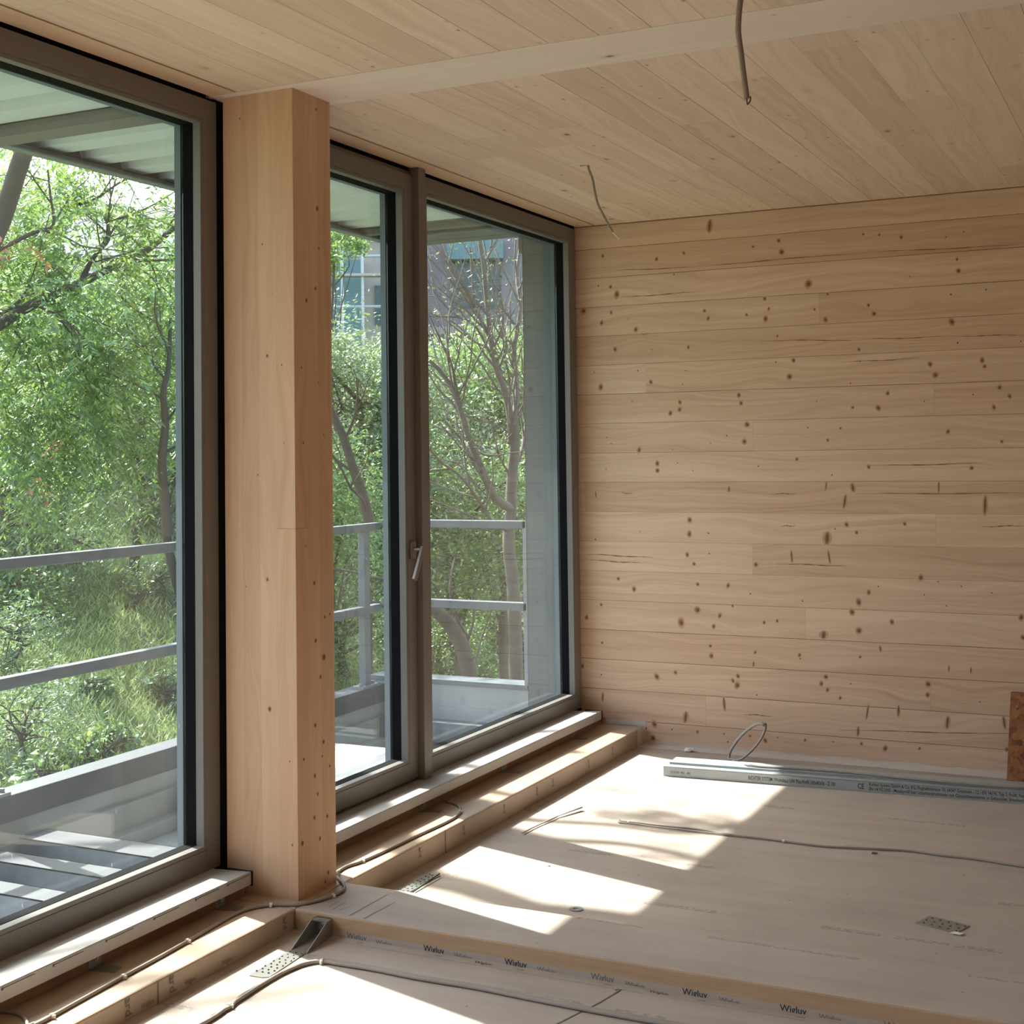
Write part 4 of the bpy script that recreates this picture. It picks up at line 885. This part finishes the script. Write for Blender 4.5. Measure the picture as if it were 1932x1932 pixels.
P = smoothpts([top, Vector((-3.55,4.5,0))+Vector((-.93,.262,1.0))*3.6, lift(740,1612,4.6)+Vector((-.5,.1,0)), lift(740,1612,4.6)], 4); out.append((P, [.055]*len(P)))
for (u, v), h in (((930,1530),5.0), ((930,1556),4.8), ((1120,1458),5.2), ((60,1990),5.0)):
    a = lift(740,1612,4.6) ; c = lift(u, v, h); P = smoothpts([a, (a+c)/2+Vector((-1.3,.2,.15)), c], 4); out.append((P, [.03]*len(P)))
wood_from(out, M['bark'], 'trunk', tr)
def spray(tips, per, jit):
    B, Dd = [], []
    for p, d in tips:
        for k in range(per):
            B.append(p+Vector((rnd.gauss(0, jit), rnd.gauss(0, jit), rnd.gauss(0, jit)))); Dd.append(Vector((rnd.gauss(0, .8), rnd.gauss(0, .8), rnd.gauss(-.15, .35)))+d*.5)
    return np.array(B), np.array(Dd)
Bp, Dp = spray(tips, 4, .14)
pinnate('foliage', Bp, Dp, .24, 7, .070, .018, M['leafA'], tr, .45)
Bp, Dp = spray(ctips, 2, .04); pinnate('foliage', Bp, Dp, .14, 4, .06, .02, M['leafA'], tr, .3, cull=False)
Bp, Dp = spray([(at(20+rnd.gauss(0, 14), 443+rnd.gauss(0, 8), 8.2), Vector((0,0,-1))) for i in range(4)], 2, .05)
pinnate('red_foliage', Bp, Dp, .14, 4, .06, .02, M['redleaf'], tr, .4)['label'] = 'orange-red withered leaves'
Bp, Dp = spray([(at(110+rnd.gauss(0, 8), 820+rnd.gauss(0, 10), 8.6), Vector((0,0,-1))) for i in range(2)]+[(at(82+rnd.gauss(0, 6), 898+rnd.gauss(0, 5), 8.4), Vector((0,0,-1))) for i in range(2)], 1, .03)
pinnate('red_foliage', Bp, Dp, .10, 3, .05, .02, M['redleaf'], tr, .4)['label'] = 'red withered leaves'

# --- generic rounded tree / shrub crowns
def crown(name, label, cat, c, rad, n, L, W, mat, trunk_to=None, trunk_r=.05, clumps=26, flat=.8, group=None, barkmat='bark'):
    c = Vector(c); r = tag(empty(name, (c.x, c.y, gz(c.x, c.y) if trunk_to is None else trunk_to)), label, cat, group)
    cs = []
    while len(cs) < clumps:
        p = np.array([rnd.uniform(-1, 1) for _ in range(3)])
        if np.linalg.norm(p) < 1: cs.append(p*np.array([rad, rad, rad*flat])*.85)
    cs = np.array(cs); k = nrg.integers(0, clumps, n); off = unit(nrg.normal(0, 1, (n, 3)))*(nrg.random((n, 1))**.45)*rad*.34
    B = cs[k]+off+np.array(c)
    simple('foliage', B, L, W, mat, r)
    g = r.location.z; out = []
    base = Vector((c.x, c.y, g)); mid = Vector((c.x+rnd.gauss(0, .1), c.y+rnd.gauss(0, .1), (g+c.z)/2))
    P = smoothpts([base, mid, c], 4); out.append((P, [trunk_r*(1-.5*i/(len(P)-1)) for i in range(len(P))]))
    for q_ in cs[:min(clumps, 16)]:
        e = c+Vector(q_); s_ = P[rnd.randint(len(P)//2, len(P)-1)]
        P2 = smoothpts([s_, (s_+e)/2+Vector((rnd.gauss(0, .06), rnd.gauss(0, .06), .08*rad)), e], 3); out.append((P2, [trunk_r*.4*(1-.7*i/(len(P2)-1)) for i in range(len(P2))]))
    wood_from(out, M[barkmat], 'trunk', r)
    return r
back = [ # u, v, D, rad, n, L, W, mat, name, label
 (-20,740,12.5,1.4,9000,.085,.036,'leafB','leafy_tree','bright green tree behind the drooping branches at the left frame edge'),
 (110,790,14,1.2,9000,.08,.034,'leafD','leafy_tree','silvery green tree in the middle of the left window, seen through the drooping leaves'),
 (250,680,13.5,1.3,9500,.08,.035,'leafB','leafy_tree','light green tree just left of the vertical guide rail of the left window'),
 (350,800,13,1.1,8000,.075,.032,'leafD','leafy_tree','grey-green tree at the right edge of the left window above the railing'),
 (180,860,12.8,.75,6000,.07,.03,'leafC','shrub','blue-green shrub above the meadow in the left window'),
 (300,930,13.4,.6,5500,.07,.028,'leafD','shrub','dusty olive shrub at the top of the meadow, right part of the left window'),
 (20,960,9,.8,5500,.08,.034,'leafC','shrub','dark blue-green shrub behind the upper handrail at the left frame edge'),
 (-90,640,18,1.8,10000,.11,.05,'leafC','leafy_tree','far dark green tree behind the left window branches'),
 (370,640,19,1.3,10000,.11,.05,'leafB','leafy_tree','far light green tree beside the roof corner in the left window'),
 (-80,520,17,2.3,8000,.11,.05,'leafC','leafy_tree','far tree mostly hidden by the thick trunk at the left frame edge'),
 (430,720,17,2.0,10000,.1,.045,'leafD','leafy_tree','large tree hidden mostly by the timber post'),
 (15,1190,7.4,.30,3600,.06,.02,'leafC','shrub','feathery bluish shrub between the two railing bars at the left frame edge'),
 (50,1350,7.0,.36,5200,.055,.016,'leafC','shrub','dense bluish shrub below the lower railing bar at the left frame edge'),
 (215,1400,7.4,.16,900,.05,.04,'leafA','shrub','small dark green shrub just above the parapet capping'),
 (165,1415,7.0,.13,420,.055,.045,'leafB','shrub','small shrub with bright round leaves above the middle of the parapet'),
 (70,1455,6.4,.15,420,.06,.05,'leafB','shrub','small shrub with bright round leaves above the parapet at the far left'),
 (60,1110,8.4,.26,1800,.055,.03,'leafB','shrub','yellow-green shrub under the top handrail in the left window'),
 (300,1090,11.5,.3,1600,.07,.02,'leafC','shrub','soft green tussock on the meadow near the guide rail'),
 (250,1120,10.6,.16,900,.06,.025,'leafB','shrub','low yellow-green clump on the open meadow between the two railing bars'),
 (320,1300,8.6,.20,1500,.06,.012,'leafC','shrub','green tuft on the lower meadow beside the guide rail'),
 (190,1290,7.8,.12,500,.06,.03,'leafA','shrub','small leafy sprig just under the lower railing bar'),
 # door and right pane
 (632,470,13,.32,1500,.07,.03,'leafB','leafy_tree','light green tree top beside the scaffold, seen in the glazed door'),
 (680,760,11,.85,9000,.06,.028,'leafD','leafy_tree','dense grey-green tree filling the glazed door'),
 (650,960,9.6,.75,6500,.055,.026,'leafB','leafy_tree','bright green shrubby tree behind the handrail in the glazed door'),
 (655,1180,8.9,.62,6500,.05,.02,'leafA','shrub','deep green shrub below the handrail in the glazed door'),
 (860,790,13,1.1,12000,.075,.04,'leafB','leafy_tree','sunlit tree with round leaves behind the bare branches in the right pane'),
 (960,720,15,.9,6000,.085,.045,'leafB','leafy_tree','sunlit tree crown in front of the grey building in the right pane'),
 (830,980,11,1.1,10000,.065,.032,'leafA','leafy_tree','shaded green tree behind the return railing'),
 (950,930,12,1.2,9000,.065,.03,'leafD','leafy_tree','grey-green tree behind the bare trunk next to the concrete pier'),
 (880,1130,10,.8,9000,.06,.03,'leafB','shrub','light green shrub between the two return rails'),
 (830,1230,9,.55,5500,.05,.022,'leafB','shrub','light green shrub below the lower return rail, left part'),
 (950,1220,9.6,.6,5500,.055,.022,'leafD','shrub','dull green shrub below the lower return rail beside the pier'),
 (740,760,16,1.2,8000,.09,.045,'leafC','leafy_tree','blue-green tree partly hidden by the door frame'),
 (560,900,12,1.2,8000,.08,.04,'leafC','leafy_tree','green tree hidden mostly by the timber post'),
 (1040,800,13,1.3,5000,.08,.04,'leafC','leafy_tree','tree hidden behind the concrete pier'),
]
for (u, v, D, rad, n, L, W, mt, nm, lb) in back:
    if 'shrub' in nm:                      # shrubs stand where the slope is
        bd = min(np.arange(5.6, 22, .1), key=lambda q: abs((lambda a: a.z-gz(a.x, a.y)-.55*rad*q/D)(at(u, v, q))))
        rad, L, W, D = rad*bd/D, L*(bd/D)**.5, W*(bd/D)**.5, bd
    p = at(u, v, D); crown(nm, lb, 'tree' if 'tree' in nm else 'shrub', p, rad, int(n*(2.3 if rad > .25 else 1.25)), L*(.68 if rad > .25 else .8), W*(.68 if rad > .25 else .8), M[mt], trunk_r=.05 if rad > .8 else .02, clumps=int(14+rad*16))
# slim trunk at the right of the left window
r = tag(empty('young_tree', tuple(at(312,1010,9.6))), 'slim bare-stemmed young tree at the right side of the left window', 'tree')
out, tips = [], []
sidegrow(limb([(318,1010,9.6),(306,880,9.5),(312,800,9.5),(308,740,9.4),(318,690,9.4),(322,600,9.4)], .035, .012), 3, .45, .01, 1, out, tips, lift=.2)
wood_from(out, M['bark'], 'trunk', r); Bp, Dp = spray(tips, 3, .1); pinnate('foliage', Bp, Dp, .14, 4, .06, .022, M['leafB'], r)

# --- bare tree in the right pane
r = tag(empty('bare_tree', tuple(at(965,1300,8.2))), 'bare-branched greyish tree standing in front of the right pane greenery', 'tree')
out, tips = [], []
D0 = 8.2
L1 = [([(975,1330,D0),(972,1200,D0),(968,1100,D0),(960,1030,D0),(964,960,D0),(966,900,D0),(972,830,D0),(968,790,D0)], .056, .036),
      ([(966,835,D0),(962,780,D0),(950,730,D0),(935,690,D0),(925,630,D0),(918,560,D0),(912,500,D0),(905,455,D0),(900,400,D0)], .030, .013),
      ([(968,800,D0),(975,740,8.3),(970,660,8.4),(982,580,8.4),(975,520,8.5),(985,440,8.6)], .024, .010),
      ([(965,960,D0),(935,940,8.0),(915,900,7.9),(895,850,7.9),(880,810,7.8),(868,770,7.8),(855,735,7.8),(830,700,7.8),(810,680,7.8)], .034, .012),
      ([(868,770,7.8),(858,720,7.8),(852,690,7.8),(830,640,7.8),(812,600,7.8)], .016, .006),
      ([(925,640,D0),(905,600,D0),(885,560,D0),(860,520,8.1),(830,480,8.1),(805,450,8.1)], .016, .005),
      ([(935,690,D0),(900,620,D0),(870,600,8.2),(830,597,8.2),(800,597,8.2)], .012, .005),
      ([(940,700,8.2),(955,650,8.2),(945,600,8.3),(930,550,8.3)], .012, .005),
      ([(912,500,D0),(925,470,D0),(930,440,D0),(940,400,8.3)], .01, .005),
      ([(960,1000,D0),(930,985,8),(900,940,7.9),(870,900,7.8),(830,870,7.7),(805,840,7.6)], .02, .008),
      ([(972,880,D0),(985,850,8.3),(992,800,8.4),(998,740,8.4)], .02, .01),
      ([(900,850,7.9),(930,860,8.1),(955,815,8.2),(930,800,8),(890,790,8),(860,775,8)], .008, .004)]
for k, (pl, a, c) in enumerate(L1):
    sidegrow(limb(pl, a*.8, c*.8), 2 if k else 6, .62 if k else .4, .0075, 2 if k not in (0, 9) else 1, out, tips, lift=.35, spread=.55, kids=(2, 3))
wood_from(out, M['barkpale'], 'trunk', r, 4)
B = np.array([p for p, d in tips if rnd.random() < .5]); simple('dry_leaves', B+nrg.normal(0, .03, B.shape), .03, .014, M['leafD'], r)
r = tag(empty('leaning_trunk', tuple(at(893,1300,7.9))), 'thick leaning trunk below the lower return rail', 'tree')
out, tips = [], []
sidegrow(limb([(895,1330,7.9),(885,1270,7.9),(872,1220,7.9),(850,1180,7.9),(825,1155,7.9),(790,1130,7.9),(740,1080,8)], .048, .034), 5, .5, .012, 1, out, tips)
wood_from(out, M['bark'], 'trunk', r)
r = tag(empty('leaning_trunk', tuple(at(700,980,8.5))), 'dark leaning trunk among the leaves seen in the glazed door', 'tree')
out, tips = [], []
sidegrow(limb([(700,1000,8.5),(683,930,8.5),(665,880,8.5),(650,830,8.5),(632,790,8.5),(610,740,8.5)], .036, .02), 5, .5, .012, 1, out, tips)
wood_from(out, M['bark'], 'trunk', r)

# --- meadow
n = 130000
X = -(4.6+9.5*nrg.random(n)**1.1); Yv = 3.2+12*nrg.random(n)
Z = np.array([gz(x, y) for x, y in zip(X, Yv)])
patch = np.sin(X*2.1+Yv*1.3)+np.sin(Yv*2.9-X*.8)
P = np.stack([X, Yv, Z], 1); D = unit(np.stack([nrg.normal(.2, .7, n), nrg.normal(-.1, .7, n), np.full(n, 1.0)], 1))
Q = unit(np.cross(D, nrg.normal(0, 1, (n, 3))))
o = leafmesh('meadow_grass', P, D, Q, (.05+.06*nrg.random(n)+.03*np.maximum(patch, 0)), .010, M['grass']); tag(o, 'long green and straw-coloured grass on the slope beyond the railing', 'grass', kind='stuff')

# ------------------------------------------------------------------ buildings
def box_building(name, label, c, ang, L, Dp_, H, wallmat, base):
    r = tag(empty(name, c), label, 'building'); ex = Vector((math.cos(ang), math.sin(ang), 0)); ey = Vector((-math.sin(ang), math.cos(ang), 0))
    MB().prism([(-L/2,0),(L/2,0),(L/2,Dp_),(-L/2,Dp_)], Vector(c)+Vector((0,0,base)), ex, ey, (0,0,1), H).build('walls', wallmat, r)
    return r, ex, ey
def facade_rect(r, name, mat, c, ex, ey, x, z, w_, h_, out_=.05):
    p = Vector(c)+ex*x+Vector((0,0,z)); b = MB(); b.prism([(0,0),(w_,0),(w_,h_),(0,h_)], p-ey*out_, ex, (0,0,1), ey, out_+.02); return b.build(name, mat, r)
# long grey building behind the bare tree: facade faces the camera
c1 = at(1090, 560, 30); c1.z = 0
ang = math.atan2(c1.y, c1.x)-math.pi/2
r, ex, ey = box_building('apartment_building', 'tall mauve-grey building with teal-tinted windows behind the bare tree', c1, ang, 7.4, 8, 13, M['facade'], 0)
for z in (1.9, 4.55, 7.3, 10.1):
    for k in range(3): facade_rect(r, 'window', M['pane'], c1, ex, ey, -2.75+2.3*k, z, 1.05, 1.35)
    facade_rect(r, 'floor_band', M['facadepale'], c1, ex, ey, -3.7, z-.55, 7.4, .16, .10)
for k, z in ((0,4.55),(1,4.55),(0,7.3),(1,7.3)):
    facade_rect(r, 'awning', M['teal'], c1, ex, ey, -2.85+2.3*k, z+1.05, 1.25, .42, .4)
b = MB(); b.prism([(-3.7,-.4),(3.7,-.4),(3.7,8),(-3.7,8)], c1+Vector((0,0,13)), ex, ey, (0,0,1), .3); b.build('roof', M['roofgrey'], r)
c2 = at(600, 560, 28); c2.z = 0
ang = math.atan2(c2.y, c2.x)-math.pi/2-.1
r, ex, ey = box_building('scaffolded_house', 'house wrapped in teal netting behind scaffolding, seen in the glazed door', c2, ang, 3.8, 6, 5.8, M['facadepale'], 0)
facade_rect(r, 'netting', M['teal'], c2, ex, ey, -1.85, 1, 2.75, 4.3, .3)
facade_rect(r, 'window', M['pane'], c2, ex, ey, 1.15, 4.0, .45, .8)
b = MB(); b.prism([(-1.95,-.3),(1.95,-.3),(1.95,6),(-1.95,6)], c2+Vector((0,0,5.8)), ex, ey, (0,0,1), .25); b.build('roof', M['roofgrey'], r)
r = tag(empty('scaffold', c2-ey*1.0), 'pale tubular scaffold with boards in front of the netted house', 'scaffold')
for x in (-1.7,-.5,.55,.95,1.7):
    MB().cyl(c2+ex*x-ey*.75, c2+ex*x-ey*.75+Vector((0,0,6.6)), .035, 8).build('standard_tube', M['scaff'], r)
for z in (2.3, 4.3, 5.3, 6.2):
    MB().cyl(c2-ex*1.8-ey*.75+Vector((0,0,z)), c2+ex*1.8-ey*.75+Vector((0,0,z)), .03, 8).build('ledger_tube', M['scaff'], r)
for z in (2.0, 4.9): MB().prism([(-1.8,-.85),(1.8,-.85),(1.8,-.55),(-1.8,-.55)], c2+Vector((0,0,z)), ex, ey, (0,0,1), .05).build('platform', M['facadepale'], r)
# white-sided house glimpsed through the left window
c3 = at(165, 560, 24); c3.z = gz(c3.x, c3.y)
ang = math.atan2(c3.y, c3.x)-math.pi/2+.15
r, ex, ey = box_building('white_house', 'white weatherboarded house glimpsed through the leaves of the left window', c3, ang, 3.4, 5, 4.7-c3.z+.1, M['siding'], 0)
b = MB()
z = .2
while z < 4.7-c3.z: b.prism([(-1.7,-.03),(1.7,-.03),(1.7,0),(-1.7,0)], c3+Vector((0,0,z)), ex, ey, (0,0,1), .03); z += .22
b.build('siding_lines', M['roofgrey'], r)
b = MB(); zt_ = 4.75
b.prism([(-.35,4.7-c3.z),(-.35,4.75-c3.z),(2.4,6.1-c3.z),(5.3,4.75-c3.z),(5.3,4.7-c3.z)], c3-ex*1.9, ey, (0,0,1), ex, 3.8); b.build('roof', M['roofgrey'], r)

# every part keeps only its own look, every top-level thing its tags
for o in list(bpy.data.objects):
    if o.parent is not None and 'category' in o: del o['category']
